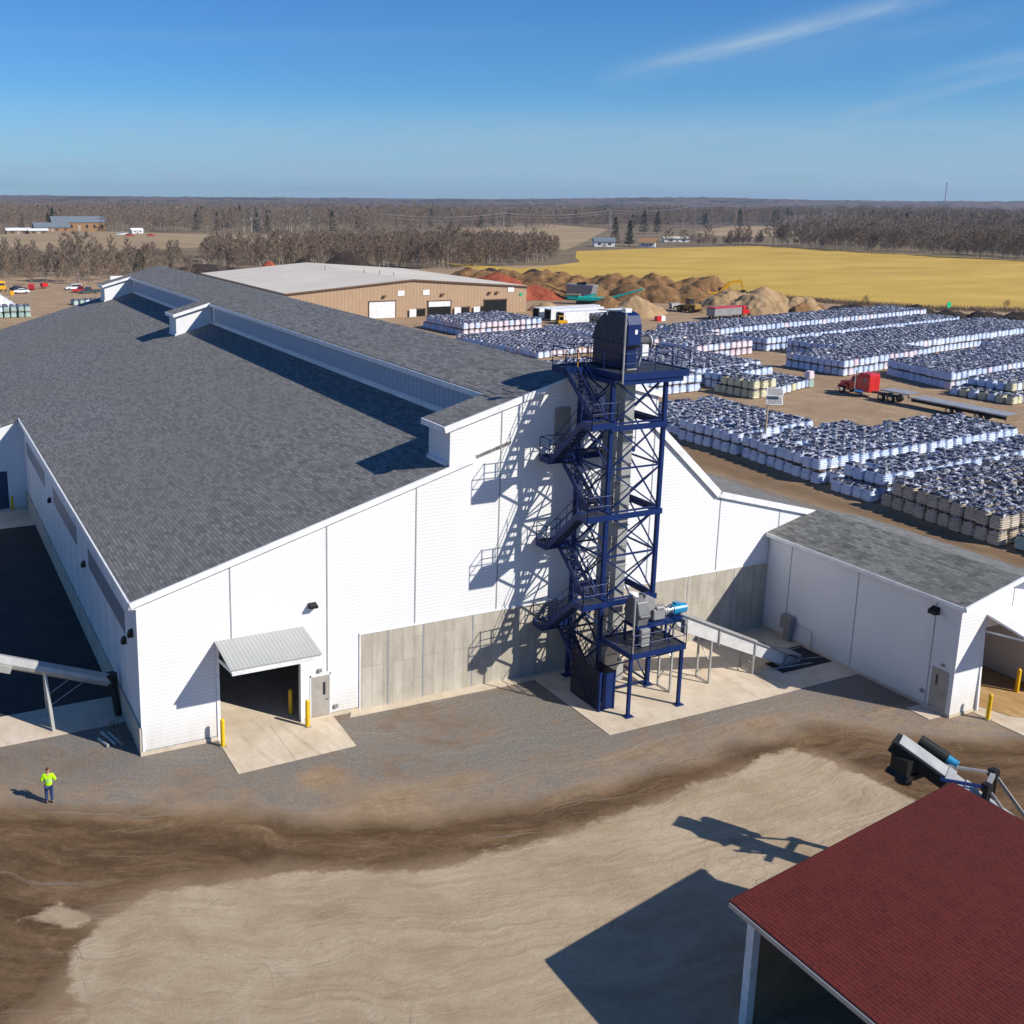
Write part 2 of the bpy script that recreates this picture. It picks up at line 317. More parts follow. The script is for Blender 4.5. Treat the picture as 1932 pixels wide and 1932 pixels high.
# ---------------------------------------------------------------- mesh helper
class MB:
    def __init__(s): s.v = []; s.f = []; s.m = []; s.k = 0
    def add(s, vs, fs, k=None):
        o = len(s.v); s.v += [tuple(v) for v in vs]
        for f in fs: s.f.append(tuple(i+o for i in f)); s.m.append(s.k if k is None else k)
        return s
    def box(s, a, b, k=None):
        x0, y0, z0 = a; x1, y1, z1 = b
        if x0 > x1: x0, x1 = x1, x0
        if y0 > y1: y0, y1 = y1, y0
        if z0 > z1: z0, z1 = z1, z0
        return s.add([(x0,y0,z0),(x1,y0,z0),(x1,y1,z0),(x0,y1,z0),(x0,y0,z1),(x1,y0,z1),(x1,y1,z1),(x0,y1,z1)],
                     [(0,3,2,1),(4,5,6,7),(0,1,5,4),(1,2,6,5),(2,3,7,6),(3,0,4,7)], k)
    def beam(s, p, q, w=.1, h=None, k=None, up=(0, 0, 1)):
        h = h or w; p = Vector(p); q = Vector(q); d = (q-p).normalized(); u = Vector(up)
        if abs(d.dot(u)) > .98: u = Vector((1, 0, 0))
        r = d.cross(u).normalized()*w/2; u = r.cross(d).normalized()*h/2
        vs = [e+a*r+b*u for e in (p, q) for a, b in ((-1,-1),(1,-1),(1,1),(-1,1))]
        return s.add(vs, [(0,1,2,3),(7,6,5,4),(0,4,5,1),(1,5,6,2),(2,6,7,3),(3,7,4,0)], k)
    def tube(s, p, q, r, r2=None, n=8, k=None, cap=True):
        r2 = r if r2 is None else r2; p = Vector(p); q = Vector(q); d = (q-p).normalized()
        u = Vector((0, 0, 1)) if abs(d.z) < .9 else Vector((1, 0, 0)); a = d.cross(u).normalized(); b = d.cross(a)
        vs = [e+(a*math.cos(t)+b*math.sin(t))*rr for e, rr in ((p, r), (q, r2)) for t in [2*math.pi*i/n for i in range(n)]]
        fs = [(i, (i+1) % n, n+(i+1) % n, n+i) for i in range(n)]
        if cap: fs += [tuple(range(n))[::-1], tuple(range(n, 2*n))]
        return s.add(vs, fs, k)
    def prism(s, poly, axis, a, b, k=None):   # polygon in the plane across axis ('x': (y,z), 'y': (x,z), 'z': (x,y))
        def P(u, v, t): return {'x': (t, u, v), 'y': (u, t, v), 'z': (u, v, t)}[axis]
        n = len(poly); vs = [P(u, v, a) for u, v in poly]+[P(u, v, b) for u, v in poly]
        return s.add(vs, [tuple(range(n))[::-1], tuple(range(n, 2*n))]+[(i, (i+1) % n, n+(i+1) % n, n+i) for i in range(n)], k)
    def quad(s, *p, k=None): return s.add(p, [tuple(range(len(p)))], k)
    def lathe(s, prof, c, axis='z', n=12, k=None):   # prof [(r,t)]
        vs = []
        for r, t in prof:
            for i in range(n):
                a = 2*math.pi*i/n; u, v = r*math.cos(a), r*math.sin(a)
                vs.append({'z': (c[0]+u, c[1]+v, c[2]+t), 'x': (c[0]+t, c[1]+u, c[2]+v), 'y': (c[0]+u, c[1]+t, c[2]+v)}[axis])
        fs = [(j*n+i, j*n+(i+1) % n, (j+1)*n+(i+1) % n, (j+1)*n+i) for j in range(len(prof)-1) for i in range(n)]
        fs += [tuple(range(n))[::-1], tuple((len(prof)-1)*n+i for i in range(n))]
        return s.add(vs, fs, k)
    def xf(s, M, i0=0):
        s.v[i0:] = [tuple(M @ Vector(v)) for v in s.v[i0:]]; return s
    def build(s, name, mats, parent=None, bevel=0, smooth=False, local=False):
        me = bpy.data.meshes.new(name); off = Vector((0, 0, 0))
        if parent is not None and not local:
            q = parent
            while q is not None: off = off+q.location; q = q.parent
        me.from_pydata([(v[0]-off[0], v[1]-off[1], v[2]-off[2]) for v in s.v], [], s.f)
        if not isinstance(mats, (list, tuple)): mats = [mats]
        for m in mats: me.materials.append(m)
        if len(mats) > 1: me.polygons.foreach_set('material_index', s.m)
        b = bmesh.new(); b.from_mesh(me); bmesh.ops.recalc_face_normals(b, faces=b.faces[:]) if len(b.faces) < 20000 else None; b.to_mesh(me); b.free()
        if smooth: me.polygons.foreach_set('use_smooth', [True]*len(me.polygons))
        me.update(); o = bpy.data.objects.new(name, me); S.collection.objects.link(o)
        if parent is not None: o.parent = parent
        if bevel:
            bv = o.modifiers.new('bevel', 'BEVEL'); bv.width = bevel; bv.segments = 1; bv.limit_method = 'ANGLE'
        return o
def thing(name, label, cat, loc=(0, 0, 0), rz=0, group=None):
    o = bpy.data.objects.new(name, None); o.location = loc; o.rotation_euler = (0, 0, rz); S.collection.objects.link(o)
    o.empty_display_size = .2; o['label'] = label; o['category'] = cat
    if group: o['group'] = group
    return o
def tag(o, label, cat, group=None):
    o['label'] = label; o['category'] = cat
    if group: o['group'] = group
    return o
def struct(o, kind='structure'): o['kind'] = kind; return o
def dup(root, loc, rz, label, group=None, scale=None):
    r = root.copy(); S.collection.objects.link(r); r.location = loc; r.rotation_euler = (0, 0, rz); r['label'] = label
    if group: r['group'] = group
    if scale: r.scale = (scale,)*3 if isinstance(scale, (int, float)) else scale
    for ch in root.children:
        c = ch.copy(); S.collection.objects.link(c); c.parent = r
        for g in ch.children:
            d = g.copy(); S.collection.objects.link(d); d.parent = c
    return r
def fbm(x, y, sc, oct=4, seed=0.):
    return noise.fractal(Vector((x*sc, y*sc, seed)), 1., 2., oct)
def inpoly(x, y, P):
    c = False; n = len(P)
    for i in range(n):
        x0, y0 = P[i]; x1, y1 = P[i-1]
        if (y0 > y) != (y1 > y) and x < (x1-x0)*(y-y0)/(y1-y0)+x0: c = not c
    return c
def sdist(x, y, P):   # signed distance to polygon, positive inside
    best = 1e9
    for i in range(len(P)):
        ax, ay = P[i-1]; bx, by = P[i]; dx, dy = bx-ax, by-ay; L = dx*dx+dy*dy or 1e-9
        t = max(0, min(1, ((x-ax)*dx+(y-ay)*dy)/L)); best = min(best, math.hypot(x-ax-t*dx, y-ay-t*dy))
    return best if inpoly(x, y, P) else -best
# ---------------------------------------------------------------- ground
YB = [(-12, 3.5), (-12, -.5), (-6.7, -1.7), (-2.6, -4.3), (2.8, -6.4), (4.8, -8.2), (9.8, -10.3), (14.6, -11.3), (20.3, -11.6), (26.9, -11.4), (32.9, -11.2), (36.5, -14.6), (41.2, -17), (46, -18), (46, 0), (46, 6), (-12, 6)]
BR = [(-14, -.5), (-6.7, -1.7), (-2.6, -4.3), (2.8, -6.4), (4.8, -8.2), (9.8, -10.3), (14.6, -11.3), (20.3, -11.6), (26.9, -11.4), (32.9, -11.2), (36.5, -14.6), (44, -18), (60, -20), (60, -60), (31, -60),
      (30.9, -18.5), (30.7, -16), (30.4, -13.8), (29.2, -12.6), (20.6, -13.4), (13.3, -13.8), (8.4, -13.5), (3.7, -11.4), (-2, -10.3), (-4.1, -11.4), (-4.9, -12.8), (-8, -16), (-16, -16)]
TN = [(-5.5, -13.5), (-4.1, -11.4), (-2, -10.5), (3.7, -11.6), (8.4, -13.6), (13.3, -13.9), (20.6, -13.5), (29.4, -12.5), (30.4, -13.8), (30.7, -16), (30.8, -18.5), (28, -60), (-10, -60)]
TN2 = [(-6.9, -10.0), (-5.3, -9.6), (-4.0, -10.8), (-4.8, -11.5)]
GR2 = [(42, -20), (66, -20), (65.8, .6), (64.2, 18), (63.6, 33), (62, 60), (42, 105)]
RD = [(65.5, -20), (69.5, -20), (68.9, 3), (68.5, 19), (70.4, 32), (70, 60), (66, 90), (60, 90), (63.6, 33), (64.2, 18)]
def axis_pts(segs):
    r = []
    for a, b, st in segs:
        n = max(1, int(round((b-a)/st))); r += [a+(b-a)*i/n for i in range(n)]
    return r+[segs[-1][1]]
gx = axis_pts([(-120, -12, 9), (-12, 44, .32), (44, 76, 1.2), (76, 262, 8)]); gy = axis_pts([(-70, -34, 5), (-34, 5, .32), (5, 60, 2), (60, 330, 10)])
nx, ny = len(gx), len(gy)
V = [(x, y, 0) for y in gy for x in gx]
Fc = [(j*nx+i, j*nx+i+1, (j+1)*nx+i+1, (j+1)*nx+i) for j in range(ny-1) for i in range(nx-1)]
me = bpy.data.meshes.new('gravel_yard'); me.from_pydata(V, [], Fc); me.materials.append(m_yard)
ca = me.color_attributes.new('soil', 'FLOAT_COLOR', 'POINT'); col = []
def sst(v, w): t = max(0, min(1, (v+w)/(2*w))); return t
for (x, y, z) in V:
    r = g = b = 0.
    if -13 < x < 46.5 and y < 7:
        wob = fbm(x, y, .35, 4)*.7
        g = sst(sdist(x, y, BR)+wob, 1.3); b = max(sst(sdist(x, y, TN)+wob*.7, .8), sst(sdist(x, y, TN2)+wob*.3, .5)); r = sst(sdist(x, y, YB)+wob, 1.6)
        if y > -1 : r = max(r, 1. if y > 0 else 0)
        for cx, cy, sx_, sy_, am in ((7.2, -5.4, 1.8, 1.5, .75), (9.5, -8.2, 2.4, 1.6, .7), (13.5, -8.4, 2.4, 1.1, .5), (16.5, -5.0, 2.2, .8, .45), (-7.6, -.2, 1.6, .7, .8), (22, -9.5, 4, .8, .6), (30, -9.6, 4, .8, .6)): r -= am*math.exp(-((x-cx)/sx_)**2-((y-cy)/sy_)**2)
        r = max(0, r)
    elif x >= 42 and y > -20:
        r = sst(sdist(x, y, GR2), 1.0); g = .62*sst(sdist(x, y, RD)+fbm(x, y, .3), 1.5)
    elif y < -10 and x > 46: g = 1
    if x > 70 and y > 40: g = .25+.3*fbm(x, y, .03, 4, 3.)
    col += [r, g, b, 1]
ca.data.foreach_set('color', col)
EDGE = [(-40, 1.0), (-6.7, -1.7), (-2.6, -4.3), (2.8, -6.4), (4.8, -8.2), (9.8, -10.3), (14.6, -11.3), (20.3, -11.6), (26.9, -11.4), (32.9, -11.2), (36.5, -14.6), (44, -19), (70, -24), (250, -30)]
fa = me.attributes.new('flow', 'FLOAT', 'POINT'); fv = []
for (x, y, z) in V:
    if -13 < x < 46.5 and y < 7: fv.append(min(math.hypot(x-max(min(ax, bx), min(max(ax, bx), x)), y-(ay+(by-ay)*max(0, min(1, (x-ax)/(bx-ax))))) for (ax, ay), (bx, by) in zip(EDGE[:-1], EDGE[1:]))*(1 if y < -11 or not inpoly(x, y, YB) else -1))
    else: fv.append(x*.9 if x > 44 else y)
fa.data.foreach_set('value', fv)
yard = bpy.data.objects.new('gravel_yard', me); S.collection.objects.link(yard); struct(yard)
# clip the yard outline far right/back with the land sheets laid over it
def sheet(name, poly, z, m, kind='structure'):
    mb = MB(); mb.add([(x, y, z) for x, y in poly], [tuple(range(len(poly)))]); o = mb.build(name, m); o['kind'] = kind; return o
land = MB(); land.add([(-15000, -15000, -.06), (15000, -15000, -.06), (15000, 15000, -.06), (-15000, 15000, -.06)], [(0, 1, 2, 3)]); struct(land.build('ground', m_gnd))
YF = [(208, 366), (196, 300), (194.7, 243), (204, 232), (213, 212), (216, 175), (222, 158), (228, 140), (244, 129), (262, 126), (300, 90), (380, -20), (560, -40), (481, 286), (479, 365), (478, 455), (430, 452), (381, 446), (327, 432), (290, 380), (268, 345), (234, 322), (219, 316)]
sheet('yellow_field', YF, .012, m_yelf)
sheet('tan_field', [(-120, 500), (46, 500), (130, 520), (225, 600), (300, 700), (228, 720), (140, 845), (60, 780), (-200, 800)], .004, m_tan)
sheet('fallow_field', [(325, 440), (425, 560), (620, 800), (690, 1000), (480, 850), (420, 700), (345, 520)], .006, m_tan)
sheet('far_field', [(560, 560), (800, 700), (1150, 900), (1050, 1060), (640, 700)], .008, m_tan)
# paved and concrete sheets near the building
sheet('dark_asphalt', [(-40, 6.9), (-.0, 6.9), (0, 40.6), (-40, 40.6)], .014, m_asph)
def slab(name, poly, z0=-.2, z1=.03, m=None):
    mb = MB(); mb.prism(poly, 'z', z0, z1); o = mb.build(name, m or m_slab); return struct(o)
slab('concrete_apron', [(3.72, 8), (3.72, -3.5), (9.84, -3.35), (9.94, -.0), (8.2, .0), (8.2, 8)], m=m_apron)
slab('concrete_footing_strip', [(11.0, 0), (10.67, -.56), (22.0, -.72), (22.0, 0)], -.2, .05)
slab('tower_slab', [(22.0, 0), (22.0, -7.6), (32.05, -7.7), (32.05, 0)], -.2, .032)
slab('ramp_slab', [(32.07, 0), (32.07, -7.72), (39.55, -7.62), (39.55, 0)], -.2, .026)
slab('left_slab', [(-40, 3.62), (-40, 6.9), (0, 6.9), (0, 3.9), (-.4, 3.72)], -.2, .03)
slab('wing_apron', [(-40, 40.6), (0, 40.6), (0, 46.5), (-40, 46.5)], -.2, .03)
slab('annex_door_slab', [(38.37, -11.75), (38.37, -13.1), (39.45, -13.12), (39.55, -13.0), (39.55, -11.75)], -.2, .035)
slab('annex_apron', [(41.25, -13.2), (41.28, -16.4), (60, -16.4), (60, -13.2)], -.2, .03)
sheet('sawdust_track', [(42.2, -1.2), (42.1, -13.2), (42.6, -14.6), (44.5, -16.3), (60, -16.3), (47, -12), (46, -1.2)], .05, mat('sawdust', (.4, .25, .1), 1, build=lambda t, b: t.links.new(ramp(t, noi(t, geo(t, (2.2, .5, 1)), .8, 8, .7), [(.3, (.30, .17, .06)), (.55, (.45, .28, .12)), (.75, (.56, .42, .26))]), b.inputs['Base Color'])))
# warehouse floor seen through the open door, sunken pit beside the conveyor
sheet('warehouse_floor', [(.3, .3), (42.5, .3), (42.5, 102), (.3, 102)], .034, m_slab)
sheet('conveyor_pit', [(37.2, -3.3), (39.4, -3.3), (39.4, -5.8), (35.5, -5.8), (35.5, -4.4), (37.2, -4.4)], .034, mat('pit_grate', (.02, .022, .03), .8))

# ---------------------------------------------------------------- far terrain and hills
def hill_h(x, y):
    r = math.hypot(x, y); a = math.degrees(math.atan2(x, y))
    def sm(v, a0, b0): t = max(0, min(1, (v-a0)/(b0-a0))); return t*t*(3-2*t)
    h = 7*sm(r, 1500, 2400)+8*sm(r, 2400, 3200)
    h += sm(r, 2900, 4300)*(18+ 22*math.exp(-((a-41)/7)**2) + 5*math.exp(-((a-8)/7)**2)+6*math.exp(-((a-56)/5)**2))
    h += sm(r, 4300, 6500)*(10+6*fbm(a*10, 0, .05, 3))
    h += sm(r, 1300, 2500)*fbm(x, y, .0011, 4, 9.)*7
    return h*.56 if r > 1300 else 0
V = []; rs = [1250]
while rs[-1] < 9000: rs.append(rs[-1]*1.012+6)
na = 620; aa = [-35+140*i/na for i in range(na+1)]
for r in rs:
    for a in aa:
        x, y = r*math.sin(math.radians(a)), r*math.cos(math.radians(a))
        c = 6+6*noise.noise((x*.02, y*.02, 1.))+4*noise.noise((x*.07, y*.07, 2.))+2.5*random.random()
        V.append((x, y, hill_h(x, y)+max(0, c)*min(1, (r-1250)/150)-.3))
nA = na+1
Fc = [(j*nA+i, j*nA+i+1, (j+1)*nA+i+1, (j+1)*nA+i) for j in range(len(rs)-1) for i in range(na)]
me = bpy.data.meshes.new('hills'); me.from_pydata(V, [], Fc); me.materials.append(m_woods); me.polygons.foreach_set('use_smooth', [False]*len(Fc))
hl = bpy.data.objects.new('hills', me); S.collection.objects.link(hl); struct(hl)

# ---------------------------------------------------------------- main warehouse
def zr(x): return 8.03+.289*x           # left roof plane
def zu(x): return 16.1+.28*(x-20.2) if x <= 24.85 else 16.1+.28*4.65-.28*(x-24.85)   # upper roof
WH = thing('warehouse', 'huge white ribbed warehouse with long grey shingle roof and stepped gable', 'building')
Y1 = 103.
def rp(y0, x): return (x, y0)
# front gable wall: columns between break points so that the door opening stays open
top = [(0, zr(0)-.25), (3.86, zr(3.86)-.25), (8.2, zr(8.2)-.25), (11.5, zr(11.5)-.25), (16.6, zr(16.6)-.25)]
mb = MB()
def colm(x0, x1, zb, za0, za1): mb.prism([(x0, zb), (x1, zb), (x1, za1), (x0, za0)], 'y', 0, .25)
mb.box((0, 0, .22), (3.86, .25, 7.6)); colm(0, 3.86, 7.6, zr(0)-.2, zr(3.86)-.2)
colm(3.86, 8.2, 4.9, zr(3.86)-.2, zr(8.2)-.2); colm(8.2, 11.5, .22, zr(8.2)-.2, zr(11.5)-.2); colm(11.5, 16.6, 4.32, zr(11.5)-.2, zr(16.6)-.2)
colm(16.6, 24.85, 4.32, zu(16.6)-.2, zu(24.85)-.2); colm(24.85, 30.0, 4.32, zu(24.85)-.2, zu(30.0)-.2)
colm(30.0, 35.1, 4.32, 13.95, 9.2); colm(35.1, 42.9, 4.32, 9.2, 7.15); mb.box((39.45, 0, 0), (42.9, .25, 4.32))
for x in (4.57, 9.65, 14.68, 19.71, 24.8, 30.0, 35.3, 40.2):
    zt = zr(x)-.25 if x < 16.6 else (zu(x)-.3 if x < 30 else (13.95-.93*(x-30) if x < 35.1 else 9.1-.265*(x-35.1)))
    zb = 4.33 if x > 11.5 else (5.1 if x < 5 else 2.6)
    mb.box((x-.035, -.018, zb), (x+.035, .01, zt), 1)
mb.box((0, -.012, .2), (3.7, .0, .26), 1)
mb.build('front_wall', [m_siding, m_seam], WH)
mb = MB(); mb.prism([(11.5, 0), (39.5, 0), (39.5, 4.3), (11.5, 4.3)], 'y', -.04, .3)
for x in (13.12, 15.2, 18.25, 22.4, 26.0, 29.6, 33.2, 36.8): mb.box((x-.03, -.055, .05), (x+.03, -.03, 4.3), 1)
mb.box((11.44, -.06, .05), (11.5, .02, 4.34), 2); mb.box((11.44, -.07, 4.3), (39.5, .0, 4.36), 2)
mb.build('concrete_wall', [m_conc, m_seam, m_trim], WH)
MB().box((-.12, -.05, -.1), (3.72, -.0, .2)).build('kerb', m_slab, WH); MB().box((8.36, -.05, -.1), (11.40, -.0, .2)).build('kerb', m_slab, WH)
# left long wall with concrete base, louvres
mb = MB(); mb.box((-.0, .25, 1.45), (.25, 46.5, zr(0)-.28))
for y in range(1, 19): mb.box((-.008, 1.1+y*2.5-.010, 1.46), (.0, 1.1+y*2.5+.010, 7.7), 1)
mb.build('side_wall', [m_panel, m_seam], WH)
mb = MB(); mb.box((-.12, .004, -.1), (-.004, 46.45, 1.45)); mb.box((.0, .26, -.1), (.25, 46.45, 1.45)); mb.build('side_concrete_base', m_conc, WH)
mb = MB(); mb.box((-.03, -.03, 1.46), (-.002, .28, 7.68)); mb.box((-.002, -.03, .2), (.10, -.014, 7.7)); mb.build('corner_trim', m_trim, WH)
for a, b in ((3.1, 13.8), (18.2, 28.5), (33.2, 44.4)):
    mb = MB(); mb.box((-.03, a, 5.15), (.0, b, 6.3)); lo = mb.build('louvre', m_louv, WH)
for y, z in ((1.15, 5.9), (3.0, 4.8), (15.2, 4.85), (30.1, 4.9)):
    mb = MB(); mb.prism([(-.26, z-.14), (-.03, z-.14), (-.03, z+.24), (-.18, z+.18), (-.26, z+.02)], 'y', y-.14, y+.14); mb.build('wall_lamp', m_black, WH)
# right and back walls, wing
mb = MB(); mb.box((42.65, .25, 0), (42.9, Y1, 7.1)); mb.box((0, Y1-.25, 0), (42.9, Y1, 7.0)); mb.build('rear_wall', m_panel, WH)
mb = MB()
mb.prism([(-16, 0), (-2.7, 0), (-2.7, 3.35), (-1.55, 3.35), (-1.55, 0), (.25, 0), (.25, zr(.25)-.22), (-16, zr(-16)-.22)], 'y', 46.5, 46.75)
mb.box((-16, 46.75, 0), (-15.75, Y1, zr(-16)-.2)); mb.box((-16, Y1-.25, 0), (0, Y1, zr(-16)-.2)); mb.build('wing_wall', m_panel, WH)
mb = MB(); mb.box((-7, 46.56, 0), (-1.55, 46.6, 3.35)); mb.build('wing_door', mat('dark_blue_door', (.02, .05, .10), .5), WH)
# roofs (0.16 m slabs), ridge along Y
def rslab(name, pts, y0, y1, m, th=.16):
    mb = MB(); mb.prism([(x, z) for x, z in pts]+[(x, z-th) for x, z in reversed(pts)], 'y', y0, y1); return mb.build(name, m, WH)
rslab('roof', [(-.28, zr(-.28)), (20.3, zr(20.3))], -.06, Y1+.3, m_roof)
rslab('wing_roof', [(-16.3, zr(-16.3)), (-.28, zr(-.28))], 46.3, Y1+.3, m_roof)
rslab('upper_roof', [(20.1, zu(20.1)), (24.85, zu(24.85)), (30.2, zu(30.2))], -.06, Y1-2, m_roof)
rslab('steep_roof', [(29.9, 14.2), (35.1, 9.4), (43.2, 7.27)], -.06, Y1+.3, m_roof)
blocks = [(0, 2.45), (58.6, 61.4), (98.0, 101.0)]
for a, b in blocks:
    f = a if a > 0 else .25
    rslab('dormer_roof', [(16.3, zu(16.3)), (20.1, zu(20.1))], a-.3 if a > 0 else -.06, b+.15, m_roof)
    mb = MB(); mb.prism([(16.62, zr(16.6)), (20.3, zr(20.3)), (20.3, zu(20.3)-.17), (16.62, zu(16.6)-.17)], 'y', f, b); mb.build('dormer_wall', m_siding if a > 0 else m_panel, WH)
    mb = MB()
    if a > 0: mb.beam((16.25, a-.36, zu(16.25)-.13), (20.15, a-.36, zu(20.15)-.13), .12, .30)
    mb.box((16.2, a-.3 if a > 0 else -.05, zu(16.3)-.34), (16.32, b+.15, zu(16.3)-.02)); mb.build('dormer_trim', m_trim, WH); MB().box((16.5, f, zr(16.5)-.02), (16.62, b, zr(16.6)+.18)).build('dormer_flashing', m_trim, WH)
mb = MB(); mb.box((20.35, .25, 13.7), (20.5, Y1-2.2, zu(20.45)-.16))
mb.build('clerestory_wall', m_panel, WH)
for a, b in ((2.5, 58.5), (61.5, 97.9)):
    mb = MB(); n = int((b-a-3)/1.2)
    mb.box((20.325, a+1.6, 14.25), (20.35, b-1.2, 15.55)); mb.build('clerestory_vent', mat('vent_mesh', (.30, .36, .46), .6, build=b_corr((.40, .47, .58), 1, .6, .3)), WH)
mb = MB(); mb.box((20.0, 2.4, 15.72), (20.34, Y1-2.1, 16.02)); mb.box((20.3, 2.4, 13.85), (20.345, Y1-2.1, 14.15)); mb.build('clerestory_trim', m_trim, WH)
mb = MB(); mb.box((29.95, .0, 13.9), (30.1, Y1-2.2, zu(30.1)-.16)); mb.box((18, Y1-2.2, 13), (30, Y1-2, 16.0)); mb.prism([(20.3, 15.9), (30.1, 15.9), (24.85, 17.3)], 'y', Y1-2.2, Y1-2); mb.build('upper_end_wall', m_siding, WH)
# rake and eave trims
mb = MB()
def rake(x0, z0, x1, z1, h=.34): mb.beam((x0, -.12, z0-h/2+.03), (x1, -.12, z1-h/2+.03), .12, h)
rake(-.32, zr(-.32), 18.1, zr(18.1), .30); rake(16.2, zu(16.2), 24.85, zu(24.85)); rake(24.85, zu(24.85), 30.3, zu(30.3)); rake(29.8, 14.3, 35.1, 9.42, .42); rake(35.1, 9.42, 43.25, 7.25, .36)
mb.build('rake_trim', m_trim, WH)
mb = MB(); mb.box((-.38, -.12, zr(-.3)-.32), (-.26, 46.4, zr(-.3)+.0)); mb.box((-.3, -.06, zr(-.3)-.36), (.1, 46.4, zr(-.3)-.30)); mb.build('eave_trim', m_trim, WH)
# swing-up canopy door over the opening
mb = MB(); p = [(0, 5.17), (-2.6, 4.72)]
mb.prism([(-.02, 5.22), (-2.62, 4.86), (-2.62, 4.74), (-.02, 5.10)], 'x', 3.78, 8.26); mb.prism([(.0, 5.30), (-2.68, 4.92), (-2.68, 4.86), (0, 5.24)], 'x', 3.7, 8.34, 1)
mb.build('canopy_door', [m_white, m_corr], WH)
mb = MB(); mb.beam((3.84, -2.5, 4.70), (3.84, .05, 4.35), .1); mb.beam((8.2, -2.5, 4.70), (8.2, .05, 4.35), .1); mb.beam((3.8, -2.58, 4.66), (8.24, -2.58, 4.66), .14); mb.build('canopy_arm', m_white, WH)
mb = MB(); mb.box((3.74, -.06, .03), (3.9, .26, 4.95)); mb.box((8.16, -.06, .03), (8.34, .26, 4.95)); mb.box((3.9, -.04, 4.82), (8.16, .26, 5.0)); mb.build('door_frame', m_trim, WH)
d = MB().box((8.75, -.05, .18), (9.76, .02, 2.42)).build('entry_door', m_beige, WH)
MB().box((9.38, -.065, 1.35), (9.52, -.052, 2.05)).build('door_window', m_glass, d)
MB().tube((9.58, -.10, 1.1), (9.70, -.10, 1.1), .025).box((9.56, -.1, 1.06), (9.6, -.05, 1.14)).build('door_handle', m_chrome, d)
mb = MB(); mb.box((8.68, -.035, .15), (8.75, .0, 2.5)); mb.box((9.76, -.035, .15), (9.83, .0, 2.5)); mb.box((8.68, -.035, 2.42), (9.83, 0, 2.5)); mb.build('entry_frame', m_trim, WH)
mb = MB(); mb.prism([(-.02, 6.2), (-.42, 6.32), (-.42, 6.44), (-.02, 6.52)], 'x', 8.62, 9.02); mb.build('floodlight', m_black, WH)
for x, z in ((9.2, 2.72), (10.1, .55)):
    MB().box((x-.1, -.12, z-.07), (x+.12, .0, z+.1)).build('wall_fitting', m_galv2, WH)
d = MB().box((23.05, -.05, 13.05), (24.05, .02, 15.5)).build('high_access_door', m_beige, WH)
MB().tube((23.15, -.1, 14.1), (23.28, -.1, 14.1), .025).build('door_handle', m_chrome, d)

# ---------------------------------------------------------------- annex
AX = thing('annex', 'low white annex with mottled grey gable roof jutting forward from the big warehouse', 'building', (43, -7, 0))
def za(x): return 6.42+.25*(x-39.5) if x < 43.4 else 6.42+.25*3.9-.25*(x-43.4)
mb = MB(); mb.box((39.5, -13.2, .16), (39.7, -.06, 6.3)); mb.box((39.47, -13.42, .16), (39.495, -13.1, 6.3))
for y in (-1.93, -6.92, -11.93): mb.box((39.485, y-.025, .2), (39.5, y+.025, 6.3), 1)
mb.build('side_wall', [m_panel, m_seam], AX)
MB().box((39.46, -13.44, -.1), (41.5, -.06, .155)).build('footing', m_slab, AX)
mb = MB(); mb.prism([(39.5, .16), (41.5, .16), (41.5, 6.75), (39.5, 6.28)], 'y', -13.4, -13.2); mb.prism([(41.5, 4.75), (46.2, 4.75), (46.2, 6.6), (43.4, 7.2), (41.5, 6.75)], 'y', -13.4, -13.2); mb.prism([(46.2, .1), (47.3, .1), (47.3, 6.3), (46.2, 6.6)], 'y', -13.4, -13.2)
mb.box((43.38, -13.415, 5.6), (43.43, -13.4, 7.1), 1); mb.build('gable_wall', [m_siding, m_seam], AX)
mb = MB(); mb.box((47.1, -13.2, 0), (47.3, 0, 6.3)); mb.build('far_wall', m_panel, AX)
mb = MB(); mb.prism([(39.2, za(39.2)), (43.4, za(43.4)), (47.6, za(47.6)), (47.6, za(47.6)-.14), (43.4, za(43.4)-.14), (39.2, za(39.2)-.14)], 'y', -13.75, -.06); mb.build('roof', m_roof2, AX)
mb = MB(); mb.beam((39.15, -13.8, za(39.15)-.1), (43.4, -13.8, za(43.4)-.1), .1, .26); mb.beam((43.4, -13.8, za(43.4)-.1), (47.6, -13.8, za(47.6)-.1), .1, .26); mb.box((39.12, -13.8, za(39.2)-.24), (39.22, -.1, za(39.2)-.02)); mb.build('roof_trim', m_trim, AX)
mb = MB(); mb.prism([(-13.36, 5.52), (-15.9, 4.98), (-15.9, 4.86), (-13.36, 5.40)], 'x', 41.45, 46.3); mb.build('canopy_door', m_white, AX)
MB().beam((41.6, -15.8, 4.85), (41.6, -13.3, 4.5), .09).beam((41.5, -13.3, 4.7), (41.5, -13.5, .1), .12).build('canopy_arm', m_trim, AX)
mb = MB(); mb.box((41.75, -13.1, 0), (46.2, -1, .03)); mb.build('floor', m_slab, AX)
mb = MB(); mb.box((40.2, -8.1, 0), (47.1, -8, 6)); mb.build('inner_wall', mat('rusty_brown_wall', (.13, .045, .02), .8), AX)
d = MB().box((39.45, -13.15, .2), (39.52, -12.15, 2.42)).build('entry_door', m_beige, AX)
MB().box((39.44, -12.55, 1.5), (39.45, -12.42, 2.1)).build('door_window', m_glass, d); MB().tube((39.4, -13.02, 1.15), (39.4, -12.9, 1.15), .025).build('door_handle', m_chrome, d)
MB().prism([(39.5, 5.3), (39.1, 5.35), (39.1, 5.55), (39.5, 5.72)], 'y', -12.15, -11.72).build('wall_lamp', m_black, AX)
